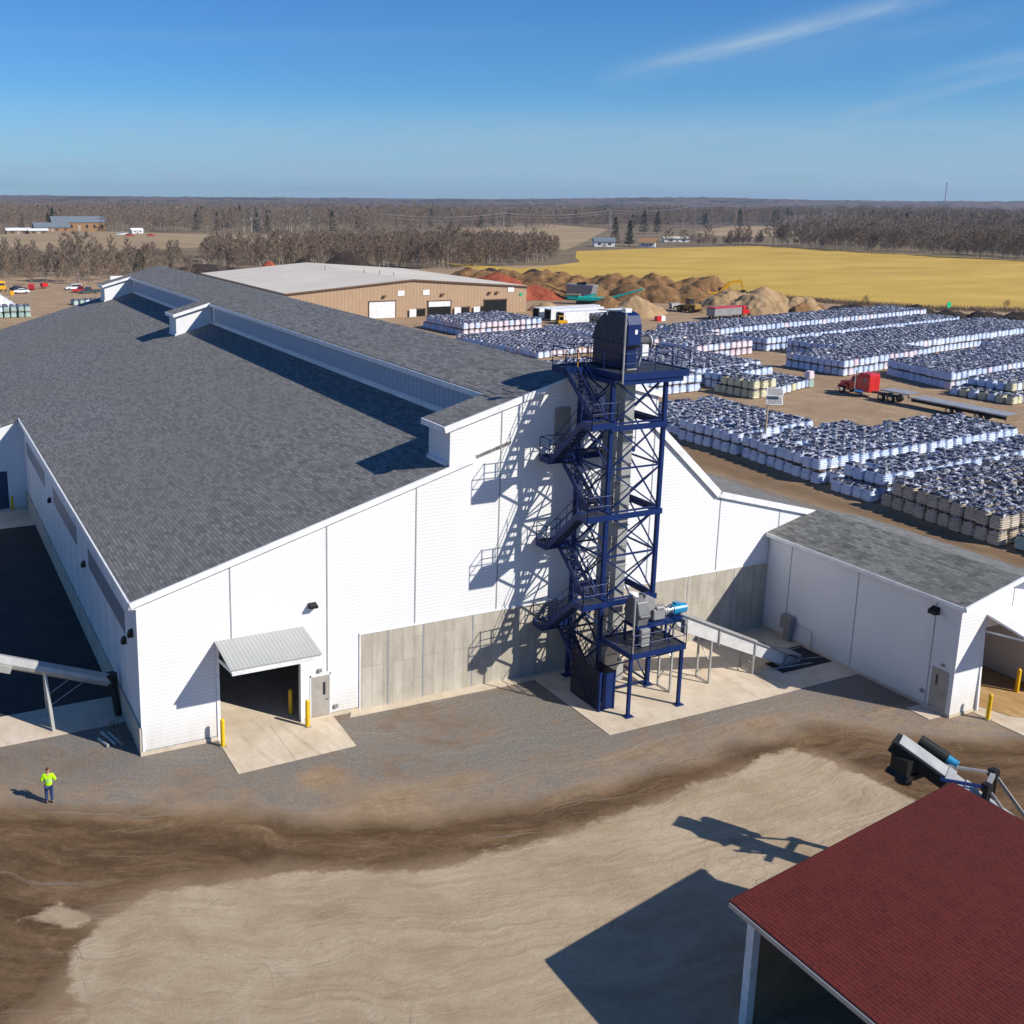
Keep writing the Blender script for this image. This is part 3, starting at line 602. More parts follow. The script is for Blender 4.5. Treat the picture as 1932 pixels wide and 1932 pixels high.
MB().box((39.36, -11.8, .75), (39.5, -11.62, .92)).build('hose_bib', m_galv2, AX); MB().box((39.4, -12.8, 2.66), (39.5, -12.62, 2.76)).build('door_light', m_galv2, AX)
EB = thing('electrical_box', 'grey electrical cabinet with conduit loop against the shaded annex wall', 'utility box', (39.3, -2.3, 0))
MB().box((39.0, -2.75, .8), (39.44, -1.95, 1.65)).build('cabinet', m_galv2, EB, .01); MB().box((39.12, -2.6, .03), (39.42, -2.15, .8)).build('pedestal', m_galv2, EB)
MB().tube((39.38, -2.75, 1.25), (39.38, -4.0, 1.2), .03).tube((39.38, -4.0, 1.2), (39.38, -4.1, 1.1), .03).tube((39.38, -4.1, 1.1), (39.38, -4.1, .03), .03).build('conduit', m_galv, EB)

# ---------------------------------------------------------------- tan building behind
TB = thing('tan_warehouse', 'low tan ribbed warehouse with broad off-white roof behind the shingled one', 'building', (99, 172, 0))
mb = MB(); mb.prism([(68.7, -.05), (130.6, -.05), (130.6, 6.05), (99.6, 8.35), (68.7, 6.05)], 'y', 172, 172.3); mb.build('front_wall', m_tansid, TB)
mb = MB(); mb.box((130.3, 172.3, 0), (130.6, 241, 6)); mb.box((68.7, 172.3, 0), (69, 241, 6)); mb.prism([(68.7, 0), (130.6, 0), (130.6, 6), (99.6, 8.3), (68.7, 6)], 'y', 240.7, 241); mb.build('side_wall', m_tansid, TB)
mb = MB(); mb.prism([(68.4, 6.12), (99.6, 8.45), (130.9, 6.12), (130.9, 6.3), (99.6, 8.65), (68.4, 6.3)], 'y', 171.7, 241.3); rf = mb.build('roof', m_tanroof, TB)
for x, y in ((84, 236), (95, 215), (98, 196), (99.5, 190), (100, 183)): MB().tube((x, y, 7), (x, y, 9.5), .12, n=6).build('vent_pipe', m_galv2, rf)
MB().beam((68.4, 171.6, 6.15), (99.6, 171.6, 8.5), .12, .3).beam((99.6, 171.6, 8.5), (130.9, 171.6, 6.15), .12, .3).build('rake_trim', mat('brown_trim', (.16, .09, .05), .6), TB)
# doors measured on the gable
def tdoor(x0, x1, zt, m, name='dock_door'):
    d = MB().box((x0, 171.93, .0), (x1, 172.0, zt)).build(name, m, TB)
    MB().box((x0-.25, 171.9, 0), (x0, 171.99, zt+.25)).box((x1, 171.9, 0), (x1+.25, 171.99, zt+.25)).box((x0-.25, 171.9, zt), (x1+.25, 171.99, zt+.25)).build('door_frame', mat('dark_frame', (.10, .06, .04), .6), d); return d
tdoor(88.7, 95.2, 3.7, m_white); d = tdoor(103.7, 109.6, 3.3, m_dark); MB().box((103.8, 171.85, 2.1), (109.5, 171.92, 3.3)).build('raised_panel', m_white, d)
tdoor(118.8, 124.8, 3.1, m_dark)
for x in (99.6, 111.4, 116.6):
    d = tdoor(x+ (1.2 if x < 115 else 0), x+(3.2 if x < 115 else 2.0), 1.6, m_dark, 'small_dock_door'); MB().box((x-.9, 171.5, .0), (x+.8, 171.6, 1.8)).build('door_leaf', m_white, d)
for x in (95.8, 102.3, 125.2): MB().box((x, 171.9, 4.9), (x+1.7, 171.97, 6.1)).build('window', m_white, TB)
for x in (92, 107, 119.7, 121.8): MB().box((x, 171.4, 4.8), (x+.8, 171.95, 5.15)).build('floodlight', mat('rust_fitting', (.2, .08, .03), .7), TB)
MB().lathe([(.4, -.03), (.4, .03)], (128.9, 171.9, 4.3), 'y', 14).build('round_sign', mat('green_sign', (.01, .42, .18), .5), TB)

# ---------------------------------------------------------------- red-roofed shed, lower right
SH = thing('red_roof_shed', 'open sided shed under a dark red shingle roof in the near corner', 'shed', (19, -35, 0))
mb = MB(); mb.prism([(13.75, 4.48), (23.94, 6.22), (23.94, 6.10), (13.75, 4.36)], 'y', -62, -24.72); mb.build('roof', m_red, SH)
MB().box((13.68, -62, 4.28), (13.745, -24.75, 4.44)).build('fascia', m_galv, SH); MB().beam((13.76, -24.69, 4.36), (23.92, -24.69, 6.1), .05, .2).build('rake_board', m_red, SH)
MB().box((14.2, -25.4, 0), (14.5, -25.1, 4.35)).build('corner_post', m_white, SH); MB().box((14.2, -33, 0), (14.5, -32.7, 4.35)).build('corner_post', m_white, SH)
MB().prism([(14.5, 0), (23.7, 0), (23.7, 5.95), (14.5, 4.4)], 'y', -25.3, -25.1).box((23.5, -62, 0), (23.7, -25.3, 5.95)).build('back_wall', m_wood, SH)
# ---------------------------------------------------------------- stair tower
TX0, TX1, TY0, TY1 = 24.0, 27.4, -3.75, -.95
TW = thing('stair_tower', 'tall navy blue steel lattice tower with zigzag stairs in front of the gable', 'steel tower', (25.7, -2.4, 0))
for x in (TX0, TX1):
    for y in (TY0, TY1):
        MB().box((x-.10, y-.10, .03), (x+.10, y+.10, 17.62)).box((x-.3, y-.25, .03), (x+.3, y+.25, .07)).build('leg', m_blue, TW)
LV = [5.5, 10.35, 15.15]
for z in LV:
    MB().box((TX0-.1, TY0-.2, z-.3), (TX1+.15, TY0-.13, z)).build('beam', m_blue, TW)
    MB().box((TX0-.1, TY1-.06, z-.3), (TX1+.1, TY1+.06, z)).box((TX0-.06, TY0, z-.3), (TX0+.06, TY1, z)).box((TX1-.06, TY0, z-.3), (TX1+.06, TY1, z)).build('beam', m_blue, TW)
pan = [17.55, 15.2, 12.75, 10.4, 7.95, 5.5, 2.9, .25]
for i in range(len(pan)-1):
    a, b = pan[i+1], pan[i]
    for (p, q) in (((TX0, TY0), (TX1, TY0)), ((TX0, TY1), (TX1, TY1)), ((TX0, TY0), (TX0, TY1)), ((TX1, TY0), (TX1, TY1))):
        if i == 6 and p == (TX0, TY0) and q == (TX1, TY0): continue
        MB().beam((*p, a), (*q, b), .07).build('brace', m_blue, TW); MB().beam((*p, b), (*q, a), .07).build('brace', m_blue, TW)
    m_ = MB()
    for (p, q) in (((TX0, TY0), (TX1, TY0)), ((TX0, TY1), (TX1, TY1)), ((TX0, TY0), (TX0, TY1)), ((TX1, TY0), (TX1, TY1))): m_.beam((*p, a+.02), (*q, a+.02), .09)
    m_.beam((TX0, TY0, a), (TX1, TY1, a), .06); m_.build('strut', m_blue, TW)
def rail(mb, pts, h=1.07, r=.025, posts=True, n=None):   # guardrail along a 3-D polyline (floor level points)
    for p, q in zip(pts[:-1], pts[1:]):
        p = Vector(p); q = Vector(q); L = (q-p).length; k = max(1, int(L/1.1))
        for hh in (h, h*.52): mb.tube(p+Vector((0, 0, hh)), q+Vector((0, 0, hh)), r, n=5)
        if posts:
            for j in range(k+1): c = p.lerp(q, j/k); mb.tube(c, c+Vector((0, 0, h)), r, n=5)
def platform(name, x0, x1, y0, y1, z, rails, beam=.22, mats=None):
    pl = MB().box((x0, y0, z-.05), (x1, y1, z)).build(name, m_grate, TW)
    m_ = MB()
    for a, b in (((x0, y0), (x1, y0)), ((x0, y1), (x1, y1)), ((x0, y0), (x0, y1)), ((x1, y0), (x1, y1))): m_.beam((*a, z-beam/2+.03), (*b, z-beam/2+.03), .07, beam+.06)
    m_.build('edge_beam', m_blue, pl)
    m_ = MB()
    for r in rails: rail(m_, [(a, b, z) for a, b in r])
    m_.build('guardrail', m_blue, pl); return pl
XA0, XA1, XB0, XB1 = 21.9, 22.6, 22.72, 23.42
YF0, YF1, YR0, YR1 = -4.98, -4.05, -1.35, -.42
FR = [15.55, 10.72, 5.95]; RR = [13.0, 8.2, 3.5]
def flight(x0, x1, ya, za_, yb, zb, name='stair_flight'):
    fl = MB()
    p, q = Vector(((x0+x1)/2, ya, za_)), Vector(((x0+x1)/2, yb, zb))
    n = max(3, int(abs(za_-zb)/.22))
    for i in range(1, n):
        t = i/n; y = ya+(yb-ya)*t; z = za_+(zb-za_)*t
        fl.box((x0+.03, y-.13, z-.04), (x1-.03, y+.13, z))
    o = fl.build(name, m_grate, TW)
    s = MB()
    for x in (x0+.02, x1-.02): s.beam((x, ya, za_-.12), (x, yb, zb-.12), .05, .30)
    s.build('stringer', m_blue, o)
    h = MB()
    for x in (x0+.02, x1-.02): rail(h, [(x, ya, za_), (x, yb, zb)], 1.0, .022)
    h.build('handrail', m_blue, o)
for i in range(3):
    platform('landing', XA0, XB1, YF0, YF1, FR[i], [[(XA0, YF1), (XA0, YF0), (XB1, YF0), (XB1, YF1)]], .26)
    platform('landing', XA0, XB1, YR0, YR1, RR[i], [[(XA0, YR0), (XA0, YR1), (XB1, YR1)]], .26)
    for bk in (((XB1, (YF0+YF1)/2, FR[i]-.15), (TX0, TY0, FR[i]-.15), .14, .22), ((XB1, YR1-.4, RR[i]-.15), (TX0, TY1, RR[i]-.15), .12, .2), ((XA0+.2, YF1, FR[i]-.3), (TX0, TY0, FR[i]-1.8), .08)): MB().beam(*bk).build('bracket', m_blue, TW)
    flight(XA0, XA1, YF1, FR[i], YR0, RR[i])                       # outer flight goes down to the rear
    if i < 2: flight(XB0, XB1, YR0, RR[i], YF1, FR[i+1])           # inner flight comes back to the front
flight(XB0, XB1, YR0, 17.85, YF1, FR[0]); flight(XB0+.25, XB1+.3, YR0, 3.5, -4.6, .2)
platform('access_walkway', 23.42, 27.9, -.88, -.12, 13.0, [[(27.9, -.88), (27.9, -.12)], [(24.6, -.12), (27.9, -.12)]])
# top deck
platform('top_deck', 24.05, 28.5, -4.2, -.1, 17.85, [[(24.05, -1.4), (24.05, -4.2), (28.5, -4.2), (28.5, -.1), (24.05, -.1)]], .3)
platform('top_deck_extension', 22.7, 24.05, -1.35, -.1, 17.85, [[(22.7, -1.3), (22.7, -.1), (24.05, -.1)]], .3)
gt = MB(); rail(gt, [(23.45, -1.35, 17.85), (24.0, -1.35, 17.85)]); gt.build('gate', m_orange, TW)
m_ = MB().beam((24.3, -4.1, 17.45), (28.2, -4.1, 17.45), .12, .3).beam((24.2, -1, 17.45), (28.3, -1, 17.45), .12, .3).beam((23.9, -4.1, 17.45), (23.9, -.2, 17.45), .12, .25).build('deck_joist', m_blue, TW)
# small lower platform with its own two legs
platform('lower_platform', 24.0, 27.55, -6.5, -3.9, 3.5, [[(24.0, -3.9), (24.0, -6.5), (27.55, -6.5), (27.55, -3.9)]], .24)
for x in (24.06, 27.38): MB().box((x-.08, -6.48, .03), (x+.08, -6.32, 3.35)).box((x-.25, -6.62, .03), (x+.25, -6.2, .07)).build('leg', m_blue, TW)
MB().beam((24.06, -6.4, 3.2), (24, -3.75, 1.6), .07).beam((27.38, -6.4, 3.2), (27.4, -3.75, 1.6), .07).build('brace', m_blue, TW)
# mesh cage with gate round the foot of the stairs
CG = thing('stair_cage', 'navy perforated sheet cage with door around the foot of the tower stairs', 'cage', (23.4, -4, 0))
def b_perf(t, b):
    n = noi(t, geo(t), 2.4, 3, .6)
    t.links.new(ramp(t, n, [(.60, (.004, .008, .030)), (.66, (.016, .03, .08))]), b.inputs['Base Color'])
m_perf = mat('perforated_navy', (.01, .02, .08), .5, build=b_perf)
m_perf.node_tree.nodes['Principled BSDF'].inputs['Alpha'].default_value = .72
MB().prism([(-2.75, .04), (-5.33, .04), (-5.33, 2.3), (-4.2, 2.3), (-2.75, 2.95)], 'x', 22.96, 22.99).build('side_panel', m_perf, CG)
MB().box((23.88, -5.33, .04), (23.91, -3.95, 2.2)).build('side_panel', m_perf, CG)
MB().box((23.22, -5.36, .1), (23.9, -5.33, 2.15)).build('door', m_blue, CG); MB().box((22.92, -5.4, .03), (23.04, -5.28, 2.25)).box((23.86, -5.4, .03), (23.94, -5.3, 2.25)).box((22.95, -5.38, 2.15), (23.2, -5.34, 2.25)).box((23.15, -5.38, .03), (23.2, -5.34, 2.2)).build('frame', m_blue, CG)

# ---------------------------------------------------------------- bucket elevator
BE = thing('bucket_elevator', 'bucket elevator with dark blue rounded head and two grey trunks inside the stair tower', 'elevator', (25.7, -2.2, 0))
MB().box((25.42, -2.98, 1.4), (26.06, -2.5, 17.9)).build('trunk', m_galv, BE, .01); MB().box((25.42, -1.72, 1.4), (26.06, -1.24, 17.9)).build('trunk', m_galv, BE, .01)
for k in range(14):
    z = 2.4+k*1.15
    for y in (-3.02, -1.76): MB().box((25.38, y, z), (26.1, y+.56, z+.05)).build('flange', m_galv2, BE)
prof = [(-3.2, 19.25), (-3.2, 20.25), (-3.0, 20.72), (-2.6, 20.86), (-1.7, 20.88), (-1.2, 20.74), (-.78, 20.45), (-.45, 20.02), (-.22, 19.5), (-.16, 19.25)]
MB().prism(prof, 'x', 25.2, 26.05).build('head_hood', m_blue, BE, .02)
m_head_shade = mat('navy_shaded_side', (.006, .010, .030), .35, 0, .5, build=lambda t, b: (speckle(t, b, (.010, .014, .035), .35, 1.6), bump(t, b, noi(t, geo(t, (1, 1, .4)), 2.2, 5, .6, 1.), .9, .25)))  # darker copy of the hood blue: shade on the left face put into colour
MB().prism([(y*.985-.02, z-.02) for y, z in prof], 'x', 25.12, 25.2).build('head_shaded_side', m_head_shade, BE, .02)
MB().box((25.2, -2.95, 17.9), (26.0, -.2, 19.25)).build('head_body', mat('dark_navy_paint', (.006, .014, .06), .35, 0, .5), BE, .02)
MB().box((25.15, -3.26, 19.2), (26.1, -.12, 19.27)).box((25.35, -3.0, 18.0), (25.9, -2.95, 18.9)).build('head_flange', m_blue, BE)
MB().box((25.62, -3.225, 19.75), (25.78, -3.2, 19.98)).build('notice_plate', m_white, BE)
MB().lathe([(.05, 0), (.2, .02), (.2, .5), (.32, .55), (.32, 1.35), (.35, 1.38), (.35, 1.5)], (26.05, -1.9, 19.15), 'x', 14).box((26.1, -2.15, 18.85), (26.6, -1.65, 19.4)).build('head_motor', mat('dark_motor', (.05, .055, .06), .5), BE)
MB().lathe([(.36, 0), (.36, .04), (.1, .09)], (27.55, -1.9, 19.15), 'x', 16).build('fan_cover', m_white, BE)
MB().box((26.25, -3.1, 18.55), (26.65, -2.85, 19.15)).tube((26.3, -3, 18.6), (26.2, -2.9, 18), .03, n=5).build('control_box', m_white, BE)
MB().box((25.3, -3.15, .3), (26.2, -1.05, 1.5)).build('boot', m_galv, BE, .02)
MB().box((24.5, -3.65, .9), (25.35, -2.7, 2.2)).prism([(24.5, 2.2), (25.35, 2.2), (25.9, 3.2), (24.9, 3.2)], 'y', -3.6, -2.75).box((24.6, -3.5, .05), (25.2, -2.9, .9), 1).build('inlet_hopper', [m_slab, m_galv2], BE)
m_ = MB(); ladder_x = 27.0
PL = thing('light_pole', 'slim grey pole with arm lamp at the top deck front corner of the blue tower', 'lamp pole', (24.15, -4.3, 17.85))
MB().tube((24.15, -4.3, 17.4), (24.15, -4.3, 21.15), .05, .05).build('pole', m_galv, PL); MB().tube((24.15, -4.3, 21.1), (24.0, -2.2, 21.0), .03).tube((24.02, -2.9, 21.02), (24.02, -2.9, 20.8), .03).build('arm', m_galv, PL); MB().box((24.03, -4.4, 21.05), (24.4, -4.1, 21.25)).build('lamp_head', m_white, PL)
PL = thing('light_pole', 'short grey pole with white lamp standing on the small lower tower platform', 'lamp pole', (24.1, -6.42, 3.5))
MB().tube((24.1, -6.42, 3.5), (24.1, -6.42, 6.8), .05).build('pole', m_galv, PL); MB().prism([(24.0, 6.75), (24.2, 6.72), (24.15, 6.95), (23.7, 7.0)], 'y', -6.55, -6.3).build('lamp_head', m_white, PL)

# ---------------------------------------------------------------- crusher on the lower platform
CR = thing('grinding_machine', 'grey hammer mill with gearbox and bright blue motor on the small tower platform', 'machine', (26, -5.1, 3.5))
m_mill = mat('mill_grey', (.17, .175, .175), .5, .2)
MB().prism([(-5.55, 4.55), (-4.55, 4.55), (-4.4, 5.2), (-4.6, 5.85), (-5.05, 6.1), (-5.5, 5.85), (-5.7, 5.2)], 'x', 25.0, 25.7).box((25.02, -5.8, 5.08), (25.68, -4.35, 5.2)).build('mill_housing', m_mill, CR, .03)
MB().prism([(25.3, 5.65), (25.7, 6.15), (26.3, 5.85), (26.3, 5.3), (25.8, 5.1)], 'y', -5.35, -4.8).build('chute', m_galv2, CR, .02)
MB().box((26.2, -5.4, 4.62), (27.0, -4.8, 5.25)).box((26.35, -5.45, 5.2), (26.9, -4.95, 5.38)).lathe([(.27, 0), (.27, .2)], (27.0, -5.1, 4.95), 'x', 14).box((26.05, -5.25, 4.7), (26.2, -4.9, 5.1)).build('gearbox', m_galv2, CR, .05)
MB().lathe([(.16, 0), (.27, .03), (.27, .1), (.18, .14), (.18, .3), (.25, .33), (.25, .4)], (27.2, -5.1, 4.95), 'x', 14).build('coupling', m_chrome, CR)
MB().lathe([(.26, 0), (.30, .03), (.30, .7), (.27, .73), (.27, .92), (.16, 1.0)], (27.6, -5.1, 4.95), 'x', 16).box((27.8, -5.25, 5.18), (28.1, -4.95, 5.33)).build('motor', m_cyan, CR)
m_ = MB()
for x in (25.0, 25.8, 26.9):
    for y in (-5.6, -4.6): m_.box((x-.05, y-.05, 3.5), (x+.05, y+.05, 4.6))
m_.box((24.9, -5.7, 4.45), (28.3, -4.5, 4.55)); m_.tube((28.2, -5.1, 4.5), (27.5, -5.1, 3.55), .04); m_.build('support_frame', m_blue, CR)
m_ = MB()
for k in range(6): m_.box((25.1-.02*(k % 2), -5.9, 3.55+k*.16), (25.6+.02*(k % 2), -5.4, 3.68+k*.16))
m_.build('bellows_chute', m_galv, CR); MB().box((27.75, -6.1, 3.9), (27.95, -5.8, 4.7)).build('switch_box', m_galv2, CR)

# ---------------------------------------------------------------- inclined conveyor with trestles
CV = thing('inclined_conveyor', 'light grey enclosed conveyor rising from the pit to the blue tower on trestle legs', 'conveyor', (32, -4.6, 0))
def ct(x): return 4.62-.47*(x-28.2)
MB().prism([(27.9, ct(27.9)), (37.2, ct(37.2)), (37.2, ct(37.2)-.75), (28.6, ct(28.6)-.95), (27.9, ct(27.9)-.5)], 'y', -5.05, -4.15).build('trough', mat('conveyor_grey', (.60, .60, .59), .4, .1), CV, .01)
MB().beam((27.85, -5.1, ct(27.85)+.02), (37.3, -5.1, ct(37.3)+.02), .1, .07).beam((27.85, -4.1, ct(27.85)+.02), (37.3, -4.1, ct(37.3)+.02), .1, .07).build('edge_angle', m_galv2, CV)
for x in (27.95, 31.2, 33.95, 36.3): MB().box((x-.04, -5.11, ct(x)-1.0), (x+.04, -5.05, ct(x)+.03)).build('rib', m_galv2, CV)
for x, in ((27.9,), (30.65,), (33.85,)):
    zt = ct(x)-.85; m_ = MB()
    for y in (-4.1, -5.1): m_.box((x-.05, y-.05, .03), (x+.05, y+.05, zt))
    m_.beam((x, -4.1, zt*.1+.05), (x, -5.1, zt*.5), .04).beam((x, -5.1, zt*.5), (x, -4.1, zt*.85), .04).beam((x, -4.1, .1), (x, -5.1, .1), .05).build('trestle', m_galv, CV)
MB().prism([(36.0, .05), (37.5, .05), (37.6, .5), (36.6, .75)], 'y', -5.15, -4.05).build('tail_box', m_galv2, CV)
TP = tag(MB().tube((36.2, -4.9, .3), (39.2, -5.2, .1), .03).tube((36.4, -4.2, .4), (39.1, -3.6, .1), .03).tube((35.4, -5.2, .06), (38.0, -5.5, .06), .06).build('loose_pipes', m_galv2), 'thin loose pipes lying over the dark conveyor pit', 'pipes')

# ---------------------------------------------------------------- left conveyor tube
LC = thing('left_conveyor', 'dull grey tube conveyor slanting down to the left wall of the warehouse', 'conveyor', (-4, 5.1, 0))
def lz(x): return 1.75+.395*(-x-.35)
MB().tube((-14, 5.1, lz(-14)), (-.45, 5.1, lz(-.45)), .33, n=10).build('tube', m_galv, LC); MB().beam((-14, 4.8, lz(-14)-.3), (-5.4, 4.8, lz(-5.4)-.3), .12, .35).build('side_channel', m_galv, LC)
MB().beam((-3.8, 4.9, lz(-3.8)-.2), (-3.62, 4.26, .03), .15).beam((-3.8, 5.3, lz(-3.8)-.2), (-3.66, 6.05, .03), .15).build('support_leg', m_galv, LC)
MB().tube((-3.72, 4.6, 1.9), (-2.6, 5.0, lz(-2.6)-.3), .025, n=5).tube((-3.7, 4.5, 1.3), (-1.9, 5.0, lz(-1.9)-.3), .025, n=5).build('stay', m_galv2, LC)
MB().tube((-.42, 5.1, lz(-.3)), (-.3, 4.6, .05), .22, .18, n=10).tube((-.5, 5.1, lz(-.5)-.34), (-.5, 5.1, lz(-.5)+.38), .34, n=12).build('discharge_spout', m_black, LC)
SC = thing('scrap_pipes', 'three short grey pipe offcuts lying on shaded gravel by the warehouse corner', 'pipes', (-1.2, 2, 0))
for a, b in (((-1.45, 3.0), (-1.05, 1.5)), ((-1.15, 2.8), (-.75, 1.3)), ((-1.7, 2.4), (-1.4, 1.5))): MB().tube((*a, .09), (*b, .09), .08).build('pipe', m_galv, SC)
m_ = MB()
for k in range(60):
    x = -.1-random.random()*.9; y = 1.2+random.random()*3; h = .2+random.random()*.5
    m_.add([(x-.02, y, 0), (x+.02, y, 0), (x+random.uniform(-.2, .2), y+random.uniform(-.2, .2), h)], [(0, 1, 2)])
wd = m_.build('dry_weeds', m_twig); wd['kind'] = 'stuff'

# ---------------------------------------------------------------- foreground conveyor by the red shed
FC = thing('portable_conveyor', 'portable conveyor with black discharge head and blue motor beside the red shed roof', 'conveyor', (26, -23, 0))
A = Vector((25.25, -21.55, 5.95)); D = Vector((1.6, -2.9, -1.6)).normalized(); side = D.cross(Vector((0, 0, 1))).normalized(); up_ = side.cross(D).normalized()
if up_.z < 0: up_ = -up_
def cp(t, s, h): return A+D*t+side*s+up_*h
def cbox(mb, t0, t1, s0, s1, h0, h1, k=None):
    vs = [cp(t, s, h) for h in (h0, h1) for t, s in ((t0, s0), (t1, s0), (t1, s1), (t0, s1))]
    mb.add(vs, [(0, 3, 2, 1), (4, 5, 6, 7), (0, 1, 5, 4), (1, 2, 6, 5), (2, 3, 7, 6), (3, 0, 4, 7)], k); return mb
cbox(MB(), 0, 9, -.36, .36, -.38, .0).build('trough', m_galv2, FC)
cbox(MB(), 2.1, 9, -.34, .34, .005, .03).build('cover', m_galv, FC)
cbox(MB(), -.1, 1.9, -.40, .44, .0, .07).build('head_cover', mat('conveyor_light_grey', (.36, .37, .37), .6, 0, .2), FC, .015)
cbox(cbox(MB(), -.25, 1.95, -.43, .47, -.5, -.01), 1.95, 8, -.40, -.36, -.42, .0).build('head_box', m_black, FC, .02)
MB().box((24.75, -22.25, 4.85), (25.5, -21.5, 5.5)).prism([(24.6, 4.72), (25.65, 4.72), (25.5, 4.9), (24.75, 4.9)], 'y', -22.35, -21.4).tube((25.12, -21.87, 4.74), (25.12, -21.87, 4.4), .33, .31, 16).build('discharge_chute', m_black, FC)
MB().tube(cp(.5, .78 if side.x > 0 else -.78, .05), cp(1.6, .78 if side.x > 0 else -.78, .1), .27, n=14).build('motor_guard', m_black, FC)
sg = .78 if side.x > 0 else -.78
MB().tube(cp(1.6, sg, .1), cp(1.95, sg, .1), .2, n=14).tube(cp(1.95, sg, .1), cp(2.0, sg, .1), .22, n=14).build('motor', m_cyan, FC)
cbox(MB(), 2.5, 2.7, -.36, .85, .05, .09).build('motor_bracket', m_galv, FC); cbox(MB(), 1.8, 2.1, -.40, .7, .06, .10).build('motor_bracket', m_galv, FC)
J1, J2 = Vector((26.75, -24.15, 5.0)), Vector((27.95, -23.55, 5.0))
for J in (J1, J2): MB().beam(J, (J.x, J.y, 0), .2).box((J.x-.15, J.y-.15, 4.85), (J.x+.15, J.y+.15, 5.15)).build('post', m_black, FC)
MB().beam(J1, J2, .16).build('cross_beam', m_galv, FC)
MB().beam(J1, J1+Vector((-1.5, .85, .25)), .1).build('tie_bar', m_blue, FC); MB().beam(J2, J2+Vector((-1.9, 1.05, .25)), .1).build('tie_bar', m_galv2, FC)
MB().beam(J2, (29.6, -25.9, 1.5), .12).beam((29.6, -25.9, 1.5), (30.4, -27, 0), .12).build('diagonal_strut', m_galv2, FC); MB().beam(J1, (28.2, -26.3, 1.8), .1).beam((28.2, -26.3, 1.8), (29, -27.5, 0), .1).build('diagonal_strut', m_galv2, FC)

# ---------------------------------------------------------------- bollards
def bollard(loc, label, h=1.45, first=[None]):
    if first[0] is None:
        r = thing('bollard', label, 'bollard', (0, 0, 0), 0, 'yellow bollards at the doors')
        MB().lathe([(.11, 0), (.11, 1.37), (.10, 1.42), (.06, 1.47), (.0, 1.48)], (0, 0, 0), 'z', 14).build('sleeve', m_yel, r, smooth=False)
        MB().box((-.16, -.16, -.02), (.16, .16, .012)).build('base', m_galv2, r)
        first[0] = r; r.location = (*loc, .03); return r
    o = dup(first[0], (*loc, .03), 0, label, 'yellow bollards at the doors'); o.scale.z = h/1.48; return o
bollard((3.79, -.73), 'yellow bollard at the left corner of the main door apron'); bollard((8.32, -.57), 'yellow bollard beside the beige entry door on the main apron', 1.48)
bollard((8.0, 1.1), 'yellow bollard just inside the right jamb of the big open door', 1.4); bollard((-1.37, 45.9), 'yellow bollard beside the dark blue door of the rear wing', 1.2)
bollard((41.21, -14.36), 'yellow bollard at the near right corner in front of the annex door', 1.45); bollard((45.6, -12.9), 'yellow bollard at the frame edge inside the annex opening', 1.4)

# ---------------------------------------------------------------- person
def skinned(name, pts, edges, m, parent=None, sub=2, root=0):
    me = bpy.data.meshes.new(name); me.from_pydata([p[:3] for p in pts], edges, []); me.materials.append(m)
    o = bpy.data.objects.new(name, me); S.collection.objects.link(o)
    sk = o.modifiers.new('skin', 'SKIN'); sk.use_smooth_shade = True
    for i, p in enumerate(pts):
        sv = me.skin_vertices[0].data[i]; r = p[3]; sv.radius = (r, r) if isinstance(r, (int, float)) else r
        sv.use_root = i == root
    sd = o.modifiers.new('sub', 'SUBSURF'); sd.levels = sub; sd.render_levels = sub
    if parent is not None: o.parent = parent
    return o
# body faces away from the camera (+Y), x to the right; forearms raised in front holding something at the chest
bp = [(0, 0, .95, (.15, .11)), (0, .01, 1.15, (.15, .11)), (0, .0, 1.38, (.17, .11)), (0, .0, 1.50, .06), (0, .02, 1.57, .055), (0, .03, 1.66, .10), (0, .03, 1.74, .085),
      (-.10, 0, .86, .10), (-.11, .01, .50, .065), (-.12, -.02, .10, .045), (-.13, .12, .05, .045),
      (.10, 0, .86, .10), (.11, .01, .50, .065), (.13, -.02, .10, .045), (.15, .12, .05, .045),
      (-.21, .0, 1.42, .065), (-.27, -.03, 1.15, .05), (-.17, .20, 1.17, .038), (-.12, .27, 1.2, .04),
      (.21, .0, 1.42, .065), (.29, -.02, 1.16, .05), (.17, .20, 1.22, .038), (.11, .27, 1.24, .04)]
be = [(0, 1), (1, 2), (2, 3), (3, 4), (4, 5), (5, 6), (0, 7), (7, 8), (8, 9), (9, 10), (0, 11), (11, 12), (12, 13), (13, 14), (2, 15), (15, 16), (16, 17), (17, 18), (2, 19), (19, 20), (20, 21), (21, 22)]
for s, hx in ((-1, 18), (1, 22)):   # fingers and thumb rooted in the palms
    bx, by, bz = bp[hx][:3]
    for k, L in enumerate((.065, .075, .07, .055)):
        i = len(bp); o_ = (k-1.5)*.02
        bp += [(bx-s*.01, by+.03, bz+o_, .011), (bx-s*.03, by+.03+L*.6, bz+o_, .010), (bx-s*.055, by+.02+L*.7, bz+o_-.005, .008)]; be += [(hx, i), (i, i+1), (i+1, i+2)]
    i = len(bp); bp += [(bx-s*.03, by-.005, bz+.035, .012), (bx-s*.05, by+.02, bz+.05, .010)]; be += [(hx, i), (i, i+1)]
PR = skinned('person', bp, be, m_skin); PR.location = (-4.70, -2.38, 0); PR.rotation_euler = (0, 0, math.radians(-14)); PR.scale = (.97, .97, .97)
tag(PR, 'man in a bright yellow-green jacket and blue jeans standing with his back to us', 'person')
